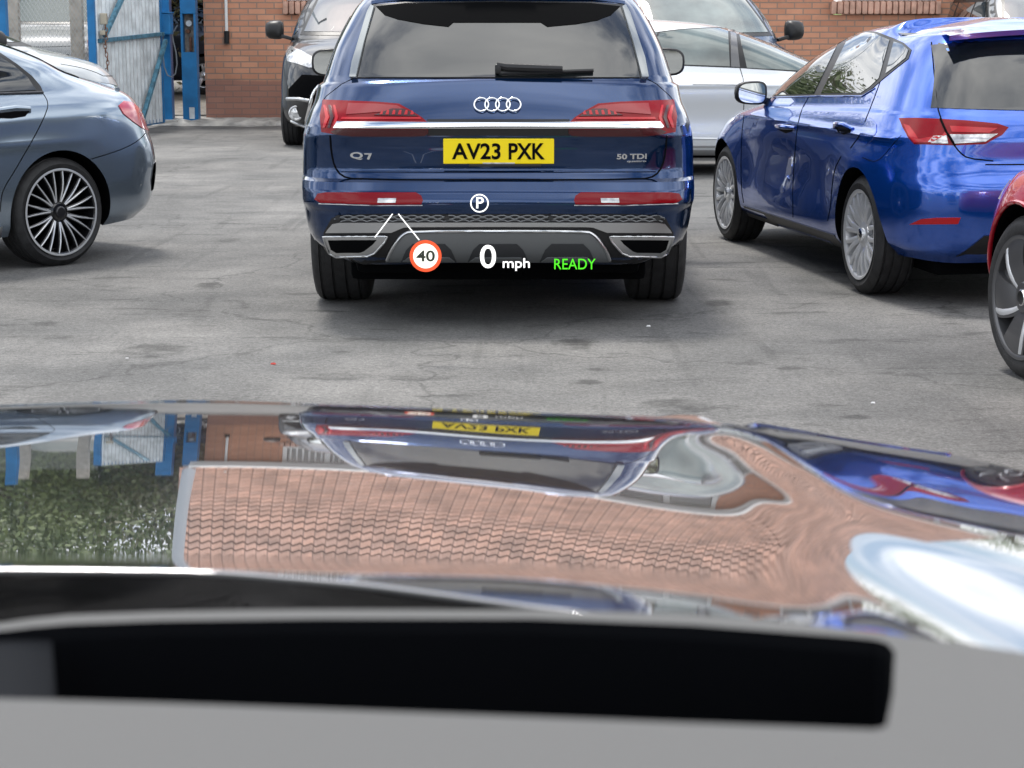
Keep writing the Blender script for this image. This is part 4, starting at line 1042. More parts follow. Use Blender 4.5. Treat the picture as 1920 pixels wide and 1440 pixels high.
# ================================================================== BIG BLUE ESTATE CAR IN FRONT
def audi():
    P = paint('deep_blue_paint', (.003, .028, .100), metal=.75, rough=.12, coatior=1.5)
    K = [ # yr   zr    yf   zf    w    zsr  zsf  zb   nr  nf  Rr  Rf  sharp
     (-.55, .30, 3.70, .26, .80, .28, .26, 0, 4, 3, .6, .7, 0),
     (-.96, .31, 3.88, .24, 0.8775, .27, .25, 0, 5, 3, .8, .8, 1),
     (-1.02, .36, 3.94, .32, 0.9311, .31, .31, 0, 5.5, 3, .85, .8, 0),
     (-1.055, .45, 3.97, .45, 0.9457, .42, .42, 0, 6, 3, .9, .85, 0),
     (-1.07, .555, 3.98, .58, 0.9536, .53, .54, 0, 6, 3, .9, .85, 1),
     (-1.085, .60, 3.97, .66, 0.9584, .59, .60, 0, 6.5, 3, .9, .85, 0),
     (-1.075, .655, 3.95, .72, 0.9604, .65, .66, 0, 6.5, 3, .9, .9, 1),
     (-1.05, .700, 3.93, .76, 0.9604, .69, .70, 0, 6.5, 3, .9, .9, 1),
     (-1.005, .712, 3.92, .77, 0.9594, .705, .71, 0, 6.5, 3, .86, .9, 1),
     (-.995, .76, 3.90, .80, 0.9584, .76, .76, 0, 6.5, 3, .85, .9, 0),
     (-1.00, .84, 3.85, .86, 0.9565, .84, .84, 0, 6.5, 3, .86, .95, 0),
     (-1.02, .915, 3.72, .93, 0.9496, .90, .91, 0, 6.5, 3, .88, 1.0, 1),
     (-1.025, .965, 3.5, .98, 0.9409, .95, .95, 0, 6.2, 3, .9, 1.0, 1),
     (-1.00, 1.02, 3.15, 1.02, 0.9262, 1.0, .99, 0, 5.8, 3.2, .9, 1.0, 0),
     (-.965, 1.085, 2.75, 1.06, 0.9068, 1.05, 1.03, 0, 5.2, 3.2, .88, .9, 0),
     (-.905, 1.165, 2.48, 1.10, .895, 1.12, 1.06, .0, 5.0, 3.2, .85, .8, 1),
     (-.885, 1.180, 2.42, 1.12, .868, 1.135, 1.08, .0, 5.2, 3.2, .8, .75, 1),
     (-.77, 1.33, 2.10, 1.30, .812, 1.30, 1.28, .0, 5.5, 3.4, .7, .8, 0),
     (-.655, 1.46, 1.80, 1.45, .755, 1.43, 1.42, .02, 5.2, 3.4, .65, .8, 0),
     (-.56, 1.555, 1.55, 1.56, .700, 1.52, 1.50, .04, 5, 3.4, .6, .8, 0),
     (-.50, 1.605, 1.35, 1.62, .640, 1.575, 1.56, .05, 4.6, 3.4, .6, .8, 0),
     (-.40, 1.645, 1.15, 1.655, .54, 1.63, 1.62, .05, 4, 3.2, .6, .8, 0),
     (-.10, 1.685, .85, 1.690, .30, 1.68, 1.675, .03, 3, 3, .4, .4, 0),
     (.20, 1.70, .60, 1.70, .05, 1.70, 1.70, .0, 2, 2, .1, .1, 0)]
    def disp(v):
        a = abs(v.x)
        if v.y < -.30 and v.z < .60 and a > .60:      # bumper corners rise towards the wheels
            k = min(1, (a - .60) / .36); q = (1 - (v.z - .25) / .35)
            v.z += .16 * k * k * max(0, min(1, q)) * min(1, (-.30 - v.y) / .3)
        for wy in (0, 2.995):                           # gentle wheel-arch blisters
            d2 = ((v.y - wy) / .62) ** 2 + ((v.z - .62) / .34) ** 2
            if a > .8 and d2 < 1: v.x += math.copysign(.018 * (1 - d2) ** 1.5, v.x)
        return v
    ar = [(.62, y, .375, .425, s) for y in (0, 2.995) for s in (-1, 1)]
    c = Car('blue_suv', 'dark blue large estate car seen square from behind, yellow plate AV23 PXK', (-.068, 10.20, 0), 0, K, P, ar, disp, group=None)
    for s in (-1, 1):
        for y in (0, 2.995): wheel(c, .957, y, .375, .29, .262, 'five', s, M_dalu)
    ub = MB(); ub.box((0, 1.45, .27), (1.45, 4.3, .16), bev=.03); ub.box((.52, -.62, .30), (.34, .5, .12), bev=.05); ub.box((-.52, -.62, .30), (.34, .5, .12), bev=.05); ub.box((0, 0, .30), (1.1, .16, .14), bev=.04); ub.build('underbody', M_blkm, c.root)
    # glass with side deflectors
    c.patch('tailgate_trim', [(700, 9), (760, 4), (934, 2), (1110, 4), (1168, 9), (1190, 60), (1212, 147), (662, 147), (680, 75)], M_blk, .003, rnd=0)
    g = c.patch('rear_window', [(706, 14), (760, 8), (934, 6), (1108, 8), (1162, 14), (1181, 70), (1199, 146), (672, 146), (689, 70)], M_gls, .006)
    c.patch('spoiler_reflection_frit', [(706, 14), (760, 8), (934, 6), (1108, 8), (1162, 14), (1145, 30), (1120, 40), (1080, 47), (1026, 52), (1014, 44), (850, 44), (841, 52), (795, 47), (745, 38), (722, 30)], M_blkm, .0085, parent=g)  # spoiler's dark reflection painted on the glass, with the frit notch
    for s, q in ((1, [(703, 15), (697, 12), (690, 26), (662, 118), (657, 147), (669, 147), (684, 82)]), (-1, [(1165, 15), (1171, 12), (1179, 26), (1207, 110), (1214, 147), (1202, 147), (1186, 82)])):
        c.patch('side_deflector', q, mat('grey_deflector', (.22, .24, .25), .15, .3, 1), .014)
    # roof spoiler over the glass
    sp = MB(); n = 24
    vs = []
    for i in range(n + 1):
        t = -1 + 2 * i / n; x = t * .62; yb = -.47 - .085 * (1 - abs(t) ** 3) ; zt = 1.655 - .045 * t * t - .02
        vs += [Vector((x * .96, -.30, zt + .02)), Vector((x, yb - .03, zt - .05)), Vector((x, yb - .035, zt - .066)), Vector((x * .98, yb + .10, zt - .055))]
    fs = []
    for i in range(n):
        for k in range(3): fs.append((i * 4 + k, i * 4 + k + 1, i * 4 + k + 5, i * 4 + k + 4))
    sp.add(vs, fs); spo = sp.build('roof_spoiler', P, c.root, True, 40)
    br = MB(); br.box((0, -.592, 1.578), (.34, .008, .014), bev=.003); br.build('brake_light', M_redd, spo)
    # wiper
    wp = MB(); pts = [c.px(p)[0] + c.px(p)[1] * .035 for p in ((932, 130), (950, 134), (1000, 136), (1054, 137))]
    wp.tube(pts, [.016, .020, .020, .016], 8); pts = [c.px(p)[0] + c.px(p)[1] * .018 for p in ((936, 142), (1000, 141), (1060, 138), (1112, 136))]
    wp.tube(pts, .009, 6); q = c.px((934, 134)); wp.box(q[0] + q[1] * .02, (.03, .05, .045), bev=.01); wp.build('wiper', M_blk, c.root, True)
    # lamps
    LL = [(608, 188.5), (647, 190.5), (706, 192.7), (748, 196), (770, 208), (791, 221), (802, 231), (803, 250), (796, 254), (768, 255), (660, 255), (629, 252), (605, 248), (602, 219)]
    mirp = lambda L: [(1869 - x, y) for x, y in L]
    for L, f in ((LL, lambda L: L), (mirp(LL), mirp)):
        lam = c.patch('tail_light', L, M_red, .010, step=6)
        c.patch('lamp_base', f([(634, 242), (802, 242), (803, 250), (796, 254), (768, 255), (660, 255), (629, 252), (622, 247)]), M_redd, .0135, parent=lam, step=7)
        c.patch('lamp_upper', f([(655, 196), (706, 197), (745, 200), (762, 209), (700, 213), (650, 217)]), mat('pale_red_lens', (.24, .016, .02), .25, 0, .4, coatr=0), .0135, parent=lam, step=7)
        c.patch('lamp_dark', f([(702, 218), (735, 206), (757, 206), (771, 212), (784, 220)]), M_redd, .0145, parent=lam, step=5)
        for k in range(6):
            x = 712 + k * 11.5; c.patch('light_segment', f([(x, 217), (x + 3, 209 + (k == 0) * 4), (x + 7, 209 + (k == 5) * 5), (x + 6, 217)]), M_redb, .016, parent=lam, step=4)
        c.patch('light_band', f([(643, 222), (788, 221.5), (790, 225), (641, 226)]), M_redb, .0145, parent=lam, step=7)
        for k in range(3): c.patch('light_fin', f([(609 + k * 9, 200), (613 + k * 9, 200), (620 + k * 8, 222), (612 + k * 9, 240), (608 + k * 9, 240), (613 + k * 9, 222)]), M_redb if k % 2 == 0 else M_redd, .0135, parent=lam, step=5)
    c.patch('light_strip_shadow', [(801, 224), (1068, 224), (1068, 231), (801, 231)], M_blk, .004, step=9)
    c.patch('light_strip_base', [(801, 240), (1068, 240), (1068, 254), (801, 254)], M_blk, .006, step=9)
    c.patch('chrome_strip', [(634, 231), (934, 231), (1235, 231), (1242, 238), (1238, 240), (934, 240), (628, 240)], M_chr, .018, step=7)
    # plate
    PY = c.px((935, 283))[0].y
    pl = MB(); pc = c.Mi @ at(935, 283.5, 10.2 + PY - .02)
    pl.box(pc, (.520, .014, .118), bev=.004); plo = pl.build('number_plate', M_yel, c.root)
    t = MB(); cc = pc + Vector((-.105, -.0085, 0)); add_text(t, 'AV23', cc, .228, .076, .001, bold=.022)
    add_text(t, 'PXK', pc + Vector((.132, -.0085, 0)), .170, .076, .001, bold=.022); t.build('plate_letters', M_gap, plo)
    d_ = MB(); d_.box(pc + Vector((0, -.0085, -.0555)), (.15, .002, .006)); d_.build('plate_footer', M_clr, plo)
    d_ = MB(); d_.box(pc + Vector((.03, 0, -.066)), (.34, .03, .012), bev=.004); d_.build('plate_holder', M_blk, plo)
    # badge rings
    rg = MB(); h = c.px((933, 198)); 
    for k in range(4):
        q = c.px((902.6 + 20.1 * k, 198)); cen = q[0] + q[1] * .012; rr = 13.3 / F * 9.2; pts = []
        u = Vector((1, 0, 0)); v = q[1].cross(u).normalized(); 
        for j in range(36): a = 2 * math.pi * j / 36; pts.append(cen + (u * math.cos(a) + v * math.sin(a)) * rr)
        rg.tube(pts, .0040, 8, True)
    rg.build('ring_badge', M_chr, c.root, True, 60)
    def badge(name, body, px, py, wpx, hpx, bold=.03, sh=0, m=M_chr, sp_=1.0):
        q = c.px((px, py)); t = MB(); az = q[1]; ax_ = Vector((1, 0, 0)); ax_ = (ax_ - az * ax_.dot(az)).normalized(); ay_ = az.cross(ax_)
        add_text(t, body, q[0] + az * .005, wpx / F * 9.3, hpx / F * 9.3, .003, ax=ax_, ay=ay_, az=az, bold=bold, shear=sh, spacing=sp_); t.build(name, m, c.root)
    badge('model_badge', 'Q', 669, 292, 24, 14); badge('model_badge', '7', 690.5, 293, 15, 12, sh=-.2)
    badge('engine_badge', '50 TDI', 1184, 293, 56, 10); badge('drive_badge', 'quattro', 1193, 302.5, 36, 4, .02)
    # shut lines
    tg = [(619, 254), (621, 285), (627, 312), (640, 330), (665, 336.5), (934, 338), (1204, 336.5), (1229, 330), (1242, 312), (1248, 285), (1250, 254)]
    c.line('shut_line', tg, M_gap, .0045, 0, rnd=1)
    c.line('tailgate_crease', [(640, 321), (934, 322), (1229, 321)], P, .006, .0)
    c.line('panel_gap', [(662, 147), (640, 158), (612, 180), (604, 190)], M_gap, .003); c.line('panel_gap', [(1212, 147), (1232, 158), (1256, 180), (1264, 190)], M_gap, .003)
    # reflectors in the bumper
    RF = [(591, 374), (597, 363), (612, 361), (780, 361), (790, 367), (793, 376), (790, 383), (700, 383.5), (602, 380)]
    for f in (lambda L: L, mirp):
        r1 = c.patch('bumper_reflector', f(RF), M_red, .006, step=7)
        c.patch('reversing_light', f([(709, 372), (743, 372), (742, 380), (708, 380)]), M_clr, .010, parent=r1, step=6)
        c.line('reflector_trim', f([(598, 382), (700, 385.5), (792, 385)]), M_sat, .003, .001)
    # lower bumper
    lb = c.patch('lower_bumper', [(622, 410), (634, 403), (700, 401), (934, 401), (1170, 401), (1236, 403), (1248, 410), (1262, 436), (1262, 462), (1252, 484), (1198, 497), (1110, 501), (934, 502), (770, 501), (680, 497), (617, 484), (607, 462), (607, 436)], M_blk, .003, step=12)
    # honeycomb grille band
    hcm = MB()
    for row in range(3):
        y = 404.2 + row * 4.3; x = 640 - (row % 2) * 12
        while x < 1232:
            pts = [c.px((min(1244, max(626, x + dx_)), y + dy_)) for dx_, dy_ in ((0, 2), (10, -1), (17, -1), (24, 2))]
            hcm.tube([p[0] + p[1] * .008 for p in pts], .0030, 4); x += 24
    hcm.build('grille_band', mat('grey_plastic', (.17, .175, .18), .45), lb, True)
    c.patch('satin_trim', [(617, 430), (626, 419), (640, 416.5), (934, 416), (1230, 416.5), (1244, 419), (1253, 430), (1256, 435), (1138, 435), (1112, 425.5), (1100, 424.5), (934, 424), (770, 424.5), (757, 425.5), (734, 435), (614, 435)], M_sat, .016, step=8, parent=lb)
    DF = [(723, 487), (728, 474), (744, 448), (754, 437), (768, 431), (934, 430), (1102, 431), (1115, 437), (1126, 448), (1142, 474), (1146, 487), (934, 488)]
    df = c.patch('diffuser', DF, mat('diffuser_grey', (.17, .18, .185), .40, .5), .014, step=9, parent=lb)
    c.line('diffuser_edge', [(726, 484), (732, 470), (746, 449), (756, 438.5), (768, 433), (934, 432), (1102, 433), (1113, 438.5), (1123, 449), (1138, 470), (1143, 484)], M_sat, .008, .013, parent=df, rnd=1)
    for (a, b) in ((752, 856), (877, 991), (1012, 1115)):
        m1 = (a + b) / 2
        c.patch('diffuser_opening', [(a, 486), (a + 10, 466), (a + 22, 455), (b - 22, 455), (b - 10, 466), (b, 486)], mat('dark_recess', (.03, .032, .035), .5), .0165, step=8, parent=df)
        c.patch('diffuser_lip', [(a + 3, 484.5), (a + 14, 478), (b - 14, 478), (b - 3, 484.5)], mat('diffuser_grey', (.17, .18, .185), .40, .5), .021, step=8, parent=df)
    for f in (lambda L: L, mirp):
        e = c.patch('exhaust_trim', f([(610, 442), (727, 442), (722, 452), (703, 472), (690, 477), (632, 477), (620, 470)]), M_sat, .016, step=6, parent=lb)
        c.patch('exhaust_opening', f([(619, 448), (707, 448), (700, 456), (684, 468), (676, 470.5), (634, 470), (624, 464)]), M_blkm, .0175, step=6, parent=e)
        c.line('exhaust_rim', f([(610, 442), (727, 442), (722, 452), (703, 472), (690, 477), (632, 477), (620, 470)]), M_sat, .005, .016, parent=e, closed=True)
    # parking sensors
    for x in (634, 838, 1032, 1233):
        q = c.px((x, 408)); s_ = MB(); s_.lathe([(-.014, .013), (-.002, .012), (-.002, 0)], 16, 'y', q[0]); s_.build('parking_sensor', M_blk, lb, True)
    # side windows and doors (seen only mirrored)
    for s, A in ((1, 'R'), (-1, 'L')):
        c.patch('side_window', [(-.55, 1.20), (-.35, 1.46), (.6, 1.52), (1.5, 1.48), (2.2, 1.16), (2.2, 1.13), (.6, 1.16)], M_gls, .004, axis=A, step=.07)
    hM = c.Mi @ at(625, 117, 12.2); wing_mirror(c, (-1.065, hM.y, hM.z), (.20, .16, .17), -1, M_blk); hM = c.Mi @ at(1246, 116, 12.2); wing_mirror(c, (1.03, hM.y, hM.z), (.20, .16, .17), 1, M_blk)
    return c
audi()
# ================================================================== BLUE HATCHBACK (right) AND THE SILVER ONE BEHIND
def hatch_keys():
    return [
     (-.45, .24, 3.2, .22, .74, .22, .22, 0, 4, 3, .5, .6, 0),
     (-.66, .25, 3.35, .20, .82, .20, .19, 0, 4, 2.6, .7, .8, 1),
     (-.74, .32, 3.43, .28, .880, .27, .26, 0, 4, 2.6, .8, .9, 0),
     (-.775, .42, 3.46, .40, .896, .38, .38, 0, 4.2, 2.6, .85, .9, 0),
     (-.79, .53, 3.47, .50, .902, .50, .50, 0, 4.4, 2.6, .85, .95, 0),
     (-.785, .63, 3.47, .58, .905, .60, .60, 0, 4.4, 2.6, .85, .95, 0),
     (-.745, .70, 3.44, .66, .905, .69, .68, 0, 4.4, 2.6, .8, 1.0, 0),
     (-.735, .78, 3.36, .74, .903, .77, .755, 0, 4.2, 2.6, .8, 1.1, 0),
     (-.735, .86, 3.15, .82, .900, .85, .825, 0, 4.0, 2.7, .8, 1.1, 1),
     (-.715, .93, 2.85, .88, .880, .91, .875, 0, 3.8, 2.8, .8, 1.0, 0),
     (-.68, .985, 2.5, .92, .855, .965, .915, 0, 3.8, 2.9, .75, .8, 1),
     (-.665, 1.0, 2.42, .94, .838, .985, .93, 0, 3.8, 2.9, .7, .75, 1),
     (-.59, 1.12, 2.10, 1.09, .785, 1.10, 1.08, 0, 3.8, 3, .65, .7, 0),
     (-.50, 1.245, 1.75, 1.24, .72, 1.225, 1.22, .02, 3.8, 3, .62, .7, 0),
     (-.41, 1.345, 1.45, 1.35, .655, 1.32, 1.31, .035, 3.8, 3, .6, .7, 0),
     (-.38, 1.385, 1.28, 1.40, .61, 1.36, 1.36, .04, 3.8, 3, .6, .7, 1),
     (-.28, 1.415, 1.1, 1.425, .52, 1.395, 1.40, .045, 3.4, 3, .6, .7, 0),
     (.05, 1.45, .8, 1.45, .28, 1.435, 1.445, .02, 3, 3, .35, .35, 0),
     (.30, 1.462, .55, 1.462, .05, 1.462, 1.462, .0, 2, 2, .1, .1, 0)]
def hatch_disp(v):
    a = abs(v.x); s = math.copysign(1, v.x)
    for wy in (0, 2.636):
        d2 = ((v.y - wy) / .60) ** 2 + ((v.z - .52) / .36) ** 2
        if a > .7 and d2 < 1: v.x += s * .022 * (1 - d2) ** 1.2
    if a > .7 and .15 < v.y < 2.5 and .30 < v.z < .80:      # hollow lower door with a sharp sill crease
        k = math.sin(math.pi * (v.y - .15) / 2.35) ** .5; q = (v.z - .30) / .5
        v.x -= s * .020 * k * math.sin(math.pi * q) ** 2
    if a > .7 and -.5 < v.y < 2.9 and .80 < v.z < .90:       # shoulder crease
        v.x += s * .012 * math.exp(-((v.z - .855) / .018) ** 2)
    if v.y < -.30 and v.z < .50 and a > .55:
        k = min(1, (a - .55) / .35); v.z += .07 * k * k * max(0, 1 - (v.z - .2) / .3)
    return v
def hatch(name, label, loc, phi, P):
    ar = [(.58, y, .315, .362, s) for y in (0, 2.636) for s in (-1, 1)]
    c = Car(name, label, loc, phi, hatch_keys(), P, ar, hatch_disp)
    for s in (-1, 1):
        for y in (0, 2.636): wheel(c, .892, y, .317, .225, .238, 'leaf', s)
    ub = MB(); ub.box((0, 1.3, .22), (1.35, 3.7, .12), bev=.03); ub.build('underbody', M_blkm, c.root)
    return c
def blue_hatch():
    P = paint('bright_blue_paint', (.006, .088, .48), metal=.70, rough=.18, coatior=1.75)
    c = hatch('blue_hatchback', 'bright blue hatchback parked on the right, seen from behind and its left side', (2.735, 10.55, 0), R(9.6), P)
    t = lambda x, y: (1300 + x / 2.526, y / 2.526)
    tw = lambda x, y: (x / 2.526 + 1300, y / 2.526)
    fr = c.patch('side_window_frame', [(352, 462), (372, 400), (440, 325), (530, 235), (610, 172), (720, 148), (800, 146), (870, 152), (950, 182), (1000, 205), (1034, 236), (1020, 278), (960, 325), (890, 382), (850, 418), (800, 452), (600, 452)], M_blk, .003, tf=t, mirror=True, step=7)
    for nm, q in (('front_door_glass', [(368, 452), (384, 408), (450, 332), (540, 243), (618, 182), (712, 158), (573, 446)]), ('rear_door_glass', [(608, 444), (745, 162), (800, 156), (862, 162), (932, 192), (882, 372), (840, 412), (796, 442)]), ('quarter_glass', [(914, 350), (952, 200), (990, 212), (1022, 240), (1008, 276), (960, 315)])):
        c.patch(nm, q, M_gls, .006, tf=t, mirror=True, step=6, parent=fr[0])
    c.line('reflection_bead', [(358, 462), (600, 456), (800, 456), (860, 420)], P, .006, .0, tf=t)  # body-colour bead added for the bright reflected line under the side windows
    # rear window (car space, whole width)
    rw = c.patch('rear_window', [(-.715, 1.01), (-.65, 1.20), (-.60, 1.375), (0, 1.395), (.60, 1.375), (.65, 1.20), (.715, 1.01), (0, .995)], M_gls, .004, axis='r', step=.05)
    # roof spoiler lip
    sp = MB(); n = 20; vs = []
    for i in range(n + 1):
        u = -1 + 2 * i / n; x = u * .60; yb = -.50 + .06 * abs(u) ** 2.5; zt = 1.412 - .035 * u * u
        vs += [Vector((x * .93, -.20, zt + .012)), Vector((x, yb, zt - .008)), Vector((x, yb + .006, zt - .034)), Vector((x * .98, yb + .10, zt - .040))]
    sp.add(vs, [(i * 4 + k, i * 4 + k + 1, i * 4 + k + 5, i * 4 + k + 4) for i in range(n) for k in range(3)]); s_ = sp.build('roof_spoiler', P, c.root, True, 40)
    MB().box((0, -.502, 1.392), (.30, .006, .014)).build('brake_light', M_red, s_)
    # interior hints behind the glass: headrests show through the pale rear window
    lam = c.patch('tail_light', [(978, 562), (1060, 561), (1170, 566), (1300, 574), (1440, 588), (1492, 605), (1462, 640), (1382, 682), (1240, 689), (1050, 683), (1018, 650), (995, 605)], M_red, .008, tf=t, mirror=True, step=5)
    for f_, q, m_ in (('clear_lens', [(1115, 672), (1140, 648), (1200, 645), (1208, 680), (1130, 678)], M_clr), ('clear_lens', [(1215, 640), (1300, 640), (1440, 636), (1380, 672), (1240, 680)], M_clr), ('lamp_dark', [(1000, 590), (1030, 600), (1070, 660), (1180, 645), (1200, 620), (1205, 640), (1130, 676), (1050, 676), (1024, 645)], M_redb), ('lamp_dark', [(1215, 600), (1440, 610), (1400, 632), (1225, 628)], M_redb)):
        c.patch(f_, q, m_, .0115, tf=t, step=4, parent=lam[0])
    c.line('lamp_gap', [(1172, 566), (1200, 630), (1240, 690)], M_gap, .006, .010, tf=t, parent=lam[0])
    c.patch('bumper_reflector', [(1025, 1062), (1080, 1037), (1150, 1031), (1266, 1030), (1254, 1060)], M_redb, .005, tf=t, mirror=True, step=4)
    c.line('shut_line', [(1128, 200), (1140, 340), (1160, 520), (1175, 566)], M_gap, .004, tf=t, mirror=True)
    c.line('shut_line', [(1238, 690), (1262, 722), (1300, 750), (1420, 762)], M_gap, .004, tf=t, mirror=True, rnd=1)
    c.line('shut_line', [(0, .735), (-.5, .737)], M_gap, .004, axis='r', mirror=True)
    c.patch('rear_diffuser', [(-.66, .22), (-.50, .385), (0, .39), (.50, .385), (.66, .22), (0, .2)], M_blk, .008, axis='r', step=.06)
    for q in ([(545, 462), (512, 520), (492, 600), (478, 760), (470, 900), (472, 1028)], [(886, 384), (862, 450), (835, 520), (815, 570), (790, 640), (745, 700)], [(700, 740), (668, 800), (655, 900), (650, 980), (636, 1045)], [(240, 545), (228, 640), (225, 800), (228, 900), (238, 960)]):
        c.line('door_gap', q, M_gap, .004, tf=t, mirror=True, rnd=1)
    c.line('bumper_gap', [(985, 640), (940, 690), (900, 740), (860, 770), (800, 745)], M_gap, .0025, tf=t, mirror=True, rnd=2)
    c.patch('fuel_flap', [(790, 690), (790, 640), (805, 590), (825, 567), (850, 567), (868, 590), (868, 625), (845, 665), (815, 690)], P, .003, tf=t, step=5)
    for (x, y) in ((438, 603), (712, 610)):
        q = [(x - 40, y - 8), (x - 20, y - 16), (x + 25, y - 14), (x + 42, y - 4), (x + 30, y + 20), (x, y + 28), (x - 26, y + 16)]
        k = c.patch('handle_cup', q, M_gap, .0015, tf=t, step=4, depth=.004)
        P2 = [c.px(t(x - 44, y - 6)), c.px(t(x - 20, y - 8)), c.px(t(x + 20, y - 5)), c.px(t(x + 44, y + 2))]
        mb = MB(); mb.tube([P2[0][0], P2[1][0] + P2[1][1] * .030, P2[2][0] + P2[2][1] * .030, P2[3][0]], [.010, .014, .014, .010], 8); mb.build('door_handle', P, c.root, True)
    sk = c.patch('sill_trim', [(.38, .20), (.42, .27), (1.3, .27), (2.2, .27), (2.26, .20), (1.3, .19)], M_blk, .006, axis='L', step=.06, mirror=True)
    hM = c.Mi @ at(1424, 168, 12.3); wing_mirror(c, (-.93, 1.98, 1.0), (.20, .13, .145), -1, M_blk); wing_mirror(c, (.93, 1.98, 1.0), (.20, .13, .145), 1, M_blk)
    # front glass and lamps for mirrored views
    c.patch('windscreen', [(-.66, .97), (-.52, 1.33), (0, 1.37), (.52, 1.33), (.66, .97), (0, .95)], M_gls, .004, axis='f', step=.08)
    return c
blue_hatch()
def silver_hatch():
    P = paint('silver_paint', (.66, .68, .70), metal=.5, rough=.34, coatior=1.4)
    c = hatch('silver_hatchback', 'silver five-door hatchback parked side-on behind the blue cars', (.72, 19.3, 0), R(-90), P)
    t = lambda x, y: (1180 + x / 4.363, y / 4.363)
    fr = c.patch('side_window_frame', [(20, 400), (60, 320), (110, 282), (240, 260), (400, 240), (540, 230), (700, 224), (850, 225), (960, 232), (1060, 248), (1200, 290), (1330, 343), (1450, 398), (1560, 460), (1560, 600), (1215, 577), (900, 557), (400, 537), (150, 405)], M_blk, .003, tf=t, step=5, mirror=True)
    for nm, q in (('quarter_glass', [(60, 370), (115, 292), (232, 268), (168, 385), (140, 398)]), ('rear_door_glass', [(180, 388), (250, 270), (400, 249), (540, 240), (700, 234), (805, 236), (822, 545), (400, 528)]), ('front_door_glass', [(888, 240), (960, 244), (1060, 262), (1200, 304), (1320, 352), (1440, 408), (1540, 470), (1540, 590), (1215, 570), (962, 556)])):
        c.patch(nm, q, M_glg, .006, tf=t, step=5, parent=fr[0])
    c.patch('pillar_trim', [(826, 238), (868, 240), (905, 552), (832, 548)], mat('grey_pillar', (.10, .10, .105), .25, coat=.5), .008, tf=t, step=5)
    for q in ([(905, 557), (930, 640), (940, 760), (935, 900), (925, 1080)], [(176, 400), (180, 500), (190, 700)]): c.line('door_gap', q, M_gap, .004, tf=t)
    c.line('door_crease', [(520, 692), (940, 694), (975, 696)], mat('silver_edge', (.25, .26, .27), .4, .5), .005, .0, tf=t)
    q0, q1 = c.px(t(318, 704)), c.px(t(374, 706)); mb = MB(); mb.tube([q0[0], q0[0] + q0[1] * .03, q1[0] + q1[1] * .03, q1[0]], .013, 8); mb.build('door_handle', P, c.root, True)
    c.patch('sill_trim', [(.38, .20), (.42, .29), (1.3, .29), (2.2, .29), (2.26, .20)], mat('grey_sill', (.22, .22, .22), .5), .006, axis='R', step=.06, mirror=True)
    c.line('sill_edge', [(.42, .36), (1.3, .355), (2.2, .36)], P, .010, .002, axis='R')
    wing_mirror(c, (.985, 2.12, .985), (.20, .13, .145), 1, P); wing_mirror(c, (-.985, 2.12, .985), (.20, .13, .145), -1, P)
silver_hatch()
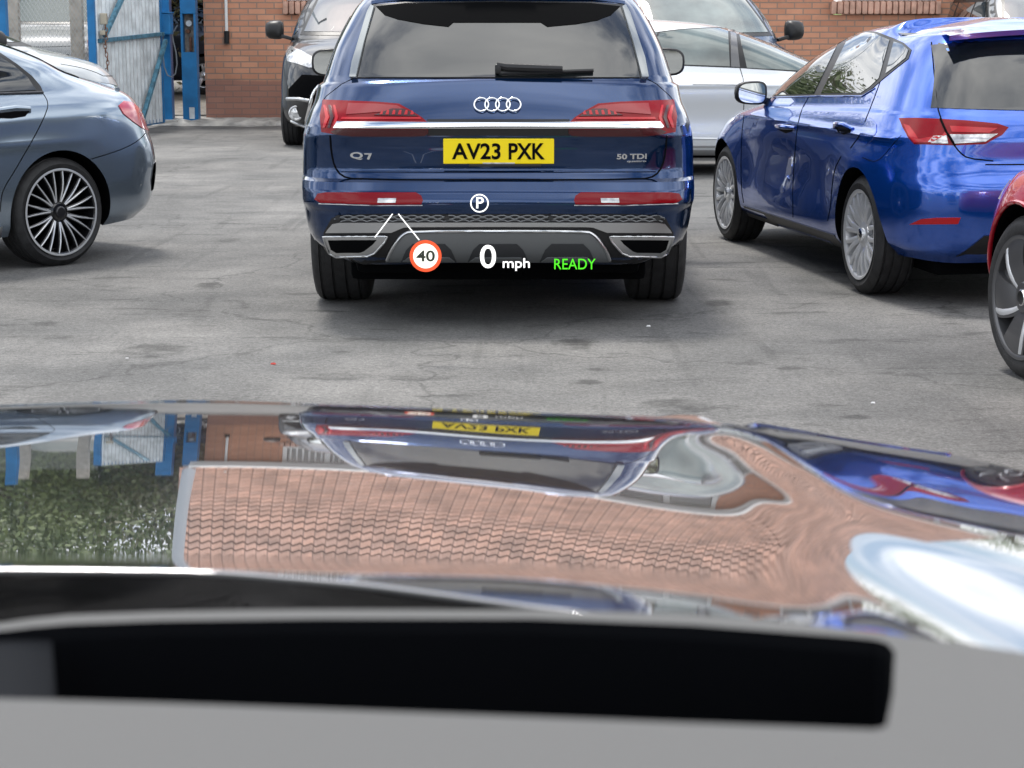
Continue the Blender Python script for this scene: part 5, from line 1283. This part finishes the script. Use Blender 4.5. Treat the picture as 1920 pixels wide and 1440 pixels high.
# ================================================================== GREY SALOON (left)
def saloon():
    P = paint('grey_blue_paint', (.23, .285, .35), metal=.7, rough=.20, coatior=1.6)
    K = [
     (-.60, .25, 3.3, .22, .74, .22, .22, 0, 4, 3, .6, .6, 0),
     (-.88, .27, 3.45, .20, .82, .20, .19, 0, 3.4, 2.6, .8, .8, 1),
     (-.99, .34, 3.53, .28, .870, .27, .26, 0, 3.2, 2.6, .95, .9, 0),
     (-1.04, .45, 3.57, .40, .885, .40, .38, 0, 3.2, 2.6, 1.0, .9, 0),
     (-1.055, .58, 3.58, .50, .889, .52, .50, 0, 3.2, 2.6, 1.0, .95, 0),
     (-1.04, .68, 3.57, .60, .889, .64, .60, 0, 3.2, 2.6, 1.0, .95, 0),
     (-1.00, .78, 3.50, .70, .889, .74, .70, 0, 3.2, 2.6, 1.0, 1.0, 0),
     (-.95, .91, 3.3, .79, .886, .86, .79, 0, 3.2, 2.6, 1.0, 1.1, 0),
     (-.90, .99, 3.0, .86, .865, .93, .85, 0, 3.2, 2.7, 1.0, 1.1, 0),
     (-.845, 1.03, 2.7, .90, .825, .98, .89, 0, 3.2, 2.8, 1.0, 1.0, 0),
     (-.72, 1.075, 2.45, .93, .775, 1.03, .92, 0, 3.0, 2.9, .95, .8, 0),
     (-.42, 1.165, 2.33, .95, .745, 1.10, .935, 0, 3, 2.9, .7, .75, 0),
     (-.22, 1.255, 2.1, 1.06, .735, 1.18, 1.03, .02, 3, 3, .6, .7, 0),
     (.02, 1.335, 1.8, 1.20, .70, 1.265, 1.15, .04, 3, 3, .6, .7, 0),
     (.26, 1.39, 1.5, 1.31, .66, 1.325, 1.25, .05, 3, 3, .6, .7, 0),
     (.48, 1.42, 1.3, 1.38, .58, 1.365, 1.32, .04, 3, 3, .5, .6, 0),
     (.68, 1.44, 1.1, 1.43, .42, 1.42, 1.42, .03, 3, 3, .3, .3, 0),
     (.85, 1.45, .95, 1.45, .05, 1.45, 1.45, 0, 2, 2, .05, .05, 0)]
    def disp(v):
        a = abs(v.x); s = math.copysign(1, v.x)
        for wy in (0, 2.70):
            d2 = ((v.y - wy) / .62) ** 2 + ((v.z - .48) / .40) ** 2
            if a > .7 and d2 < 1: v.x += s * .020 * (1 - d2) ** 1.2
        if a > .6 and -.3 < v.y < 3.0 and .6 < v.z < .9:       # sweeping shoulder line
            zc = .74 + .05 * (v.y - 0) * -.3; v.x += s * .010 * math.exp(-((v.z - zc) / .03) ** 2) * min(1, (v.y + .3) / .5)
        return v
    ar = [(.56, y, .322, .368, s) for y in (0, 2.70) for s in (-1, 1)]
    c = Car('grey_saloon', 'grey four-door saloon at the left edge, only its rear half in view', (-3.36, 12.16, 0), R(140), K, P, ar, disp)
    for s in (-1, 1):
        for y in (0, 2.70): wheel(c, .885, y, .322, .24, .258, 'multi', s, mat('gloss_black_alloy', (.015, .015, .017), .2, .3, .6), M_alu)
    t = lambda x, y: (x / 2.769, y / 2.769)
    fr = c.patch('side_window_frame', [(-330, 250), (-100, 248), (0, 275), (90, 335), (165, 395), (210, 448), (226, 486), (0, 493), (-330, 505)], M_blk, .003, tf=t, step=6, mirror=True)
    c.patch('rear_door_glass', [(-300, 275), (-100, 270), (0, 300), (70, 342), (140, 402), (185, 470), (0, 478), (-300, 488)], M_gls, .007, tf=t, step=6, mirror=True, parent=fr[0])
    c.line('window_trim', [(-300, 494), (0, 487), (222, 481)], mat('dark_trim', (.08, .08, .085), .25, .4), .007, .005, tf=t)
    c.patch('tail_light', [(614, 548), (640, 526), (680, 532), (722, 562), (750, 600), (772, 640), (784, 680), (770, 684), (735, 664), (690, 632), (640, 592)], mat('coral_lens', (.50, .03, .05), .15, 0, 1, coatr=0), .006, tf=t, step=5, mirror=True)
    c.line('door_gap', [(226, 488), (250, 530), (244, 575), (200, 670), (150, 760), (80, 880), (30, 960), (8, 1010), (0, 1100)], M_gap, .0035, tf=t, mirror=True, rnd=1)
    c.line('bumper_gap', [(470, 826), (540, 806), (620, 780), (690, 748), (735, 715), (756, 690)], M_gap, .003, tf=t, mirror=True, rnd=1)
    q = [(-60, 560), (60, 552), (130, 556), (152, 580), (130, 605), (60, 616), (-60, 612)]
    c.patch('handle_cup', q, M_gap, .0015, tf=t, step=5, depth=.004)
    A = [c.px(t(*p)) for p in ((-70, 600), (-40, 590), (60, 578), (140, 575), (156, 582))]
    mb = MB(); mb.tube([A[0][0], A[1][0] + A[1][1] * .034, A[2][0] + A[2][1] * .038, A[3][0] + A[3][1] * .028, A[4][0]], [.012, .017, .018, .014, .008], 10); mb.build('door_handle', P, c.root, True)
    c.patch('bumper_vent', [(795, 850), (815, 830), (822, 870), (812, 930), (800, 985), (786, 990), (784, 930)], M_dalu, .004, tf=t, step=5, mirror=True)
    # boot lid lip
    c.line('boot_spoiler', [(-.62, -.66), (-.5, -.745), (-.3, -.80), (0, -.82), (.3, -.80), (.5, -.745), (.62, -.66)], P, .016, .004, axis='t', rnd=2)
    c.patch('rear_window', [(-.58, -.40), (-.50, .30), (0, .36), (.50, .30), (.58, -.40), (0, -.43)], M_gls, .005, axis='t', step=.07)
    c.patch('windscreen', [(-.62, .97), (-.50, 1.32), (0, 1.36), (.50, 1.32), (.62, .97), (0, .95)], M_gls, .004, axis='f', step=.08)
    c.patch('headlight', [(-.78, .62), (-.74, .72), (-.50, .70), (-.42, .62), (-.55, .58)], M_clr, .006, axis='f', step=.03, mirror=True)
    c.patch('grille', [(-.36, .42), (-.40, .60), (0, .64), (.40, .60), (.36, .42), (0, .40)], M_blk, .006, axis='f', step=.05)
    c.patch('sill_trim', [(.40, .20), (.42, .27), (1.3, .27), (2.25, .27), (2.3, .20), (1.3, .19)], M_sat, .006, axis='L', step=.06, mirror=True)
saloon()
# ================================================================== RED CAR (right edge)
def red_car():
    P = paint('bright_red_paint', (.42, .004, .018), metal=.15, rough=.30, coatior=1.7)
    K = [
     (-.55, .26, 3.35, .24, .78, .22, .22, 0, 4, 3, .6, .6, 0),
     (-.85, .27, 3.50, .22, .86, .20, .20, 0, 3.6, 3.0, .8, 1.0, 1),
     (-.95, .36, 3.62, .32, .905, .28, .28, 0, 3.4, 3.0, .9, 1.05, 0),
     (-.99, .50, 3.69, .45, .922, .42, .42, 0, 3.4, 3.0, .9, 1.05, 0),
     (-1.0, .64, 3.70, .56, .925, .56, .56, 0, 3.4, 3.0, .9, 1.1, 0),
     (-.98, .76, 3.64, .70, .925, .70, .70, 0, 3.4, 3.0, .9, 1.1, 0),
     (-.93, .88, 3.50, .80, .918, .82, .83, 0, 3.4, 3.0, .9, 1.1, 0),
     (-.86, .97, 3.25, .87, .895, .90, .90, 0, 3.2, 2.5, .9, 1.1, 0),
     (-.78, 1.02, 2.8, .93, .845, .95, .95, 0, 3.2, 2.7, .9, 1.0, 1),
     (-.55, 1.06, 2.5, .98, .79, 1.0, .97, 0, 3, 2.8, .8, .8, 0),
     (-.25, 1.15, 2.15, 1.08, .74, 1.08, 1.05, .02, 3, 2.8, .7, .7, 0),
     (.10, 1.28, 1.7, 1.25, .68, 1.20, 1.20, .04, 3, 2.8, .6, .7, 0),
     (.45, 1.37, 1.35, 1.36, .60, 1.32, 1.32, .05, 3, 2.8, .5, .6, 0),
     (.70, 1.42, 1.15, 1.42, .40, 1.40, 1.40, .02, 3, 3, .3, .3, 0),
     (.90, 1.44, 1.0, 1.44, .05, 1.44, 1.44, 0, 2, 2, .05, .05, 0)]
    def disp(v):
        a = abs(v.x); s = math.copysign(1, v.x)
        for wy in (0, 2.875):
            d2 = ((v.y - wy) / .62) ** 2 + ((v.z - .52) / .40) ** 2
            if a > .7 and d2 < 1: v.x += s * .030 * (1 - d2) ** 1.2
        return v
    ar = [(.58, y, .332, .385, s) for y in (0, 2.875) for s in (-1, 1)]
    c = Car('red_car', 'bright red car with dark alloy wheel cut off by the right edge', (3.535, 5.22, 0), R(11.5), K, P, ar, disp)
    for s in (-1, 1):
        for y in (0, 2.875): wheel(c, .915, y, .334, .235, .252, 'aero', s, mat('grey_aero_wheel', (.10, .10, .105), .35, .5, .3))
    c.patch('side_window', [(-.40, 1.05), (-.1, 1.22), (.5, 1.36), (1.1, 1.36), (1.7, 1.22), (2.3, .98), (1.0, .98)], M_gls, .004, axis='L', step=.07, mirror=True)
    c.patch('rear_window', [(-.60, -.45), (-.52, .25), (0, .30), (.52, .25), (.60, -.45), (0, -.50)], M_gls, .005, axis='t', step=.07)
    c.patch('roof_glass', [(-.46, .42), (-.46, 1.2), (0, 1.25), (.46, 1.2), (.46, .42)], M_gls, .005, axis='t', step=.07)
    for y in (.45, 1.52, 2.42): c.line('door_gap', [(y, .95), (y - .02, .6), (y - .01, .28)], M_gap, .004, axis='L', mirror=True)
    c.patch('headlight', [(-.84, .70), (-.80, .78), (-.62, .77), (-.52, .70), (-.62, .67)], M_clr, .005, axis='f', step=.03, mirror=True)
    c.patch('windscreen', [(-.66, .96), (-.52, 1.33), (0, 1.37), (.52, 1.33), (.66, .96), (0, .94)], M_gls, .004, axis='f', step=.08)
    c.line('arch_lip', [(2.875 + .39 * math.cos(a), .332 + .39 * math.sin(a)) for a in np.linspace(-.25, math.pi + .25, 30)], P, .010, .002, axis='L', mirror=True)
    wing_mirror(c, (-.98, 2.2, 1.0), (.19, .13, .13), -1, P); wing_mirror(c, (.98, 2.2, 1.0), (.19, .13, .13), 1, P)
red_car()
# ================================================================== BACKGROUND VEHICLES
def van_keys(h=1.90):
    t = (h - 1.30) / .60
    def Z(z): return 1.30 + (z - 1.30) * t
    return [
     (-.60, .30, 3.55, .28, .80, .26, .26, 0, 5, 3, .5, .6, 0),
     (-.80, .30, 3.72, .24, .88, .26, .24, 0, 5, 2.8, .6, .8, 1),
     (-.86, .42, 3.84, .34, .93, .36, .34, 0, 5, 2.8, .6, .9, 0),
     (-.88, .60, 3.88, .52, .955, .55, .52, 0, 5, 2.8, .6, .95, 0),
     (-.88, .80, 3.86, .72, .96, .76, .74, 0, 5, 2.8, .6, 1.0, 0),
     (-.87, .95, 3.80, .90, .958, .93, .90, 0, 5, 2.8, .6, 1.05, 0),
     (-.86, 1.08, 3.66, 1.06, .95, 1.06, 1.03, 0, 5, 2.8, .6, 1.05, 0),
     (-.84, 1.15, 3.40, 1.16, .935, 1.13, 1.11, 0, 5, 2.8, .6, 1.0, 0),
     (-.83, 1.20, 3.05, 1.25, .915, 1.18, 1.18, 0, 5, 2.9, .6, .9, 1),
     (-.82, 1.23, 2.98, 1.28, .90, 1.22, 1.22, 0, 5, 3, .5, .7, 0),
     (-.77, Z(1.50), 2.60, Z(1.50), .84, Z(1.48), Z(1.48), 0, 5, 3.2, .5, .6, 0),
     (-.70, Z(1.72), 2.22, Z(1.72), .76, Z(1.70), Z(1.68), 0, 5, 3.4, .5, .6, 0),
     (-.62, Z(1.84), 1.95, Z(1.83), .68, Z(1.80), Z(1.79), 0, 4, 3.4, .5, .6, 0),
     (-.30, Z(1.89), 1.60, Z(1.89), .45, Z(1.87), Z(1.87), 0, 4, 3, .5, .6, 0),
     (.30, Z(1.905), 1.0, Z(1.905), .05, Z(1.905), Z(1.905), 0, 2, 2, .1, .1, 0)]
def van(name, label, loc, phi, P, h=1.90, glass=None, cat='van', mm=None):
    ar = [(.58, y, .345, .395, s) for y in (0, 3.0) for s in (-1, 1)]
    c = Car(name, label, loc, phi, van_keys(h), P, ar, None, cat=cat)
    for s in (-1, 1):
        for y in (0, 3.0): wheel(c, .945, y, .345, .225, .215, 'five', s)
    g = glass or M_gls; k = (h - 1.30) / .60; Z = lambda z: 1.30 + (z - 1.30) * k
    ws = c.patch('windscreen_trim', [(-.76, 1.28), (-.60, Z(1.76)), (0, Z(1.80)), (.60, Z(1.76)), (.76, 1.28), (0, 1.27)], M_blk, .004, axis='f', step=.07)
    c.patch('windscreen', [(-.71, 1.32), (-.57, Z(1.74)), (0, Z(1.78)), (.57, Z(1.74)), (.71, 1.32), (0, 1.31)], glass or M_wsg, .007, axis='f', step=.07, parent=ws)
    for A in 'LR':
        f = c.patch('side_window_trim', [(-.70, 1.24), (-.55, Z(1.70)), (2.05, Z(1.70)), (2.75, 1.32), (2.75, 1.24)], M_blk, .004, axis=A, step=.09)
        for q in ([(-.62, 1.28), (-.50, Z(1.66)), (.35, Z(1.66)), (.35, 1.28)], [(.43, 1.28), (.43, Z(1.66)), (1.35, Z(1.66)), (1.35, 1.28)], [(1.43, 1.28), (1.43, Z(1.66)), (2.02, Z(1.66)), (2.62, 1.33), (2.62, 1.28)]):
            c.patch('side_glass', q, g, .007, axis=A, step=.09, parent=f)
        for y in (.39, 1.39, 2.48): c.line('door_gap', [(y, 1.22), (y, .35)], M_gap, .005, axis=A)
    c.line('bonnet_gap', [(-.80, 1.10), (-.62, .97), (0, .95)], M_gap, .005, axis='f', mirror=True)
    for s in (-1, 1): wing_mirror(c, (s * 1.08, 2.62, 1.34), (.22, .14, .22), s, mm or M_blk)
    return c
# black van facing us, behind the big blue car
PB = paint('black_paint', (.002, .0025, .004), metal=0, rough=.4, coatior=1.5, flake=.02)
c = van('black_van', 'black people carrier facing the camera behind the big blue car, left', (-1.76, 26.25, 0), R(180), PB)
t = lambda x, y: (x / 3, y / 3)
hl = c.patch('headlight', [(1604, 252), (1640, 262), (1700, 290), (1752, 318), (1792, 348), (1790, 384), (1740, 382), (1680, 362), (1620, 346)], M_clr, .012, tf=t, step=4, mirror=True)
c.patch('headlight_inner', [(1640, 285), (1690, 305), (1700, 345), (1660, 340)], M_chr, .016, tf=t, step=3, parent=hl[0])
c.patch('lower_grille', [(1625, 500), (1700, 420), (1900, 430), (2080, 430), (2080, 700), (1800, 690), (1750, 640), (1745, 560), (1625, 552)], M_blkm, .006, tf=t, step=8)
c.line('chrome_grille_bar', [(1800, 480), (1765, 520), (1745, 600), (1722, 690), (1735, 730)], M_chr, .020, .012, tf=t, rnd=1)
c.line('silver_trim', [(1618, 556), (1680, 556), (1742, 566)], M_sat, .022, .008, tf=t); c.line('silver_trim', [(1640, 680), (1700, 705), (1745, 720)], M_sat, .018, .006, tf=t)
q = c.px(t(1667, 636)); m_ = MB(); m_.lathe([(.0, .085), (.02, .088), (.03, .075), (.012, .06), (.02, 0)], 28, 'y', q[0]); m_.build('fog_lamp', M_clr, c.root, True)
# dark blue van facing us behind the silver hatchback
PV = paint('slate_blue_paint', (.030, .060, .12), metal=.3, rough=.35, coatior=1.6)
c = van('blue_van', 'slate blue van facing the camera behind the silver hatchback', (1.55, 24.6, 0), R(180 + 13), PV, 1.96, M_glg)
# dark estate in the yard behind the poles
PD = paint('dark_navy_paint', (.012, .018, .035), metal=.2, rough=.4, coatior=1.6)
c = van('dark_car', 'dark car standing in the yard, its wheel visible between the blue pole and brick wall', (-5.62, 36.9, .12), R(90), PD, 1.85, cat='car')
# white van behind the wire fence
PW = paint('white_paint', (.40, .42, .43), metal=0, rough=.35, coatior=1.5, flake=.02)
c = van('white_van', 'white van behind the wire fence, facing the camera', (-6.95, 32.7, .12), R(181), paint('dull_white_paint', (.20, .21, .215), metal=0, rough=.4, coatior=1.4, flake=.02), 1.95, mat('dim_glass', (.10, .12, .12), .5, 0, 0, spec=.1))
for s, A in ((1, 'f'),): c.patch('headlight', [(-.90, .92), (-.86, 1.06), (-.62, 1.02), (-.50, .92), (-.62, .86)], M_clr, .008, axis='f', step=.04, mirror=True); c.patch('grille', [(-.45, .62), (-.40, .84), (0, .85), (.40, .84), (.45, .62), (0, .6)], M_blkm, .006, axis='f', step=.05)
# grey van at the top right
PG = paint('grey_paint', (.16, .17, .18), metal=.3, rough=.35, coatior=1.5)
van('grey_van', 'grey van parked at the far right end of the brick building', (7.0, 28.0, 0), R(180), PG, 1.95)
# white car just beyond the grey saloon
c = van('white_car', 'white car just beyond the grey saloon, nose pointing right', (-7.66, 18.85, 0), R(-72), PW, 1.72, cat='car')
c.root.scale = (1, 1, .94)
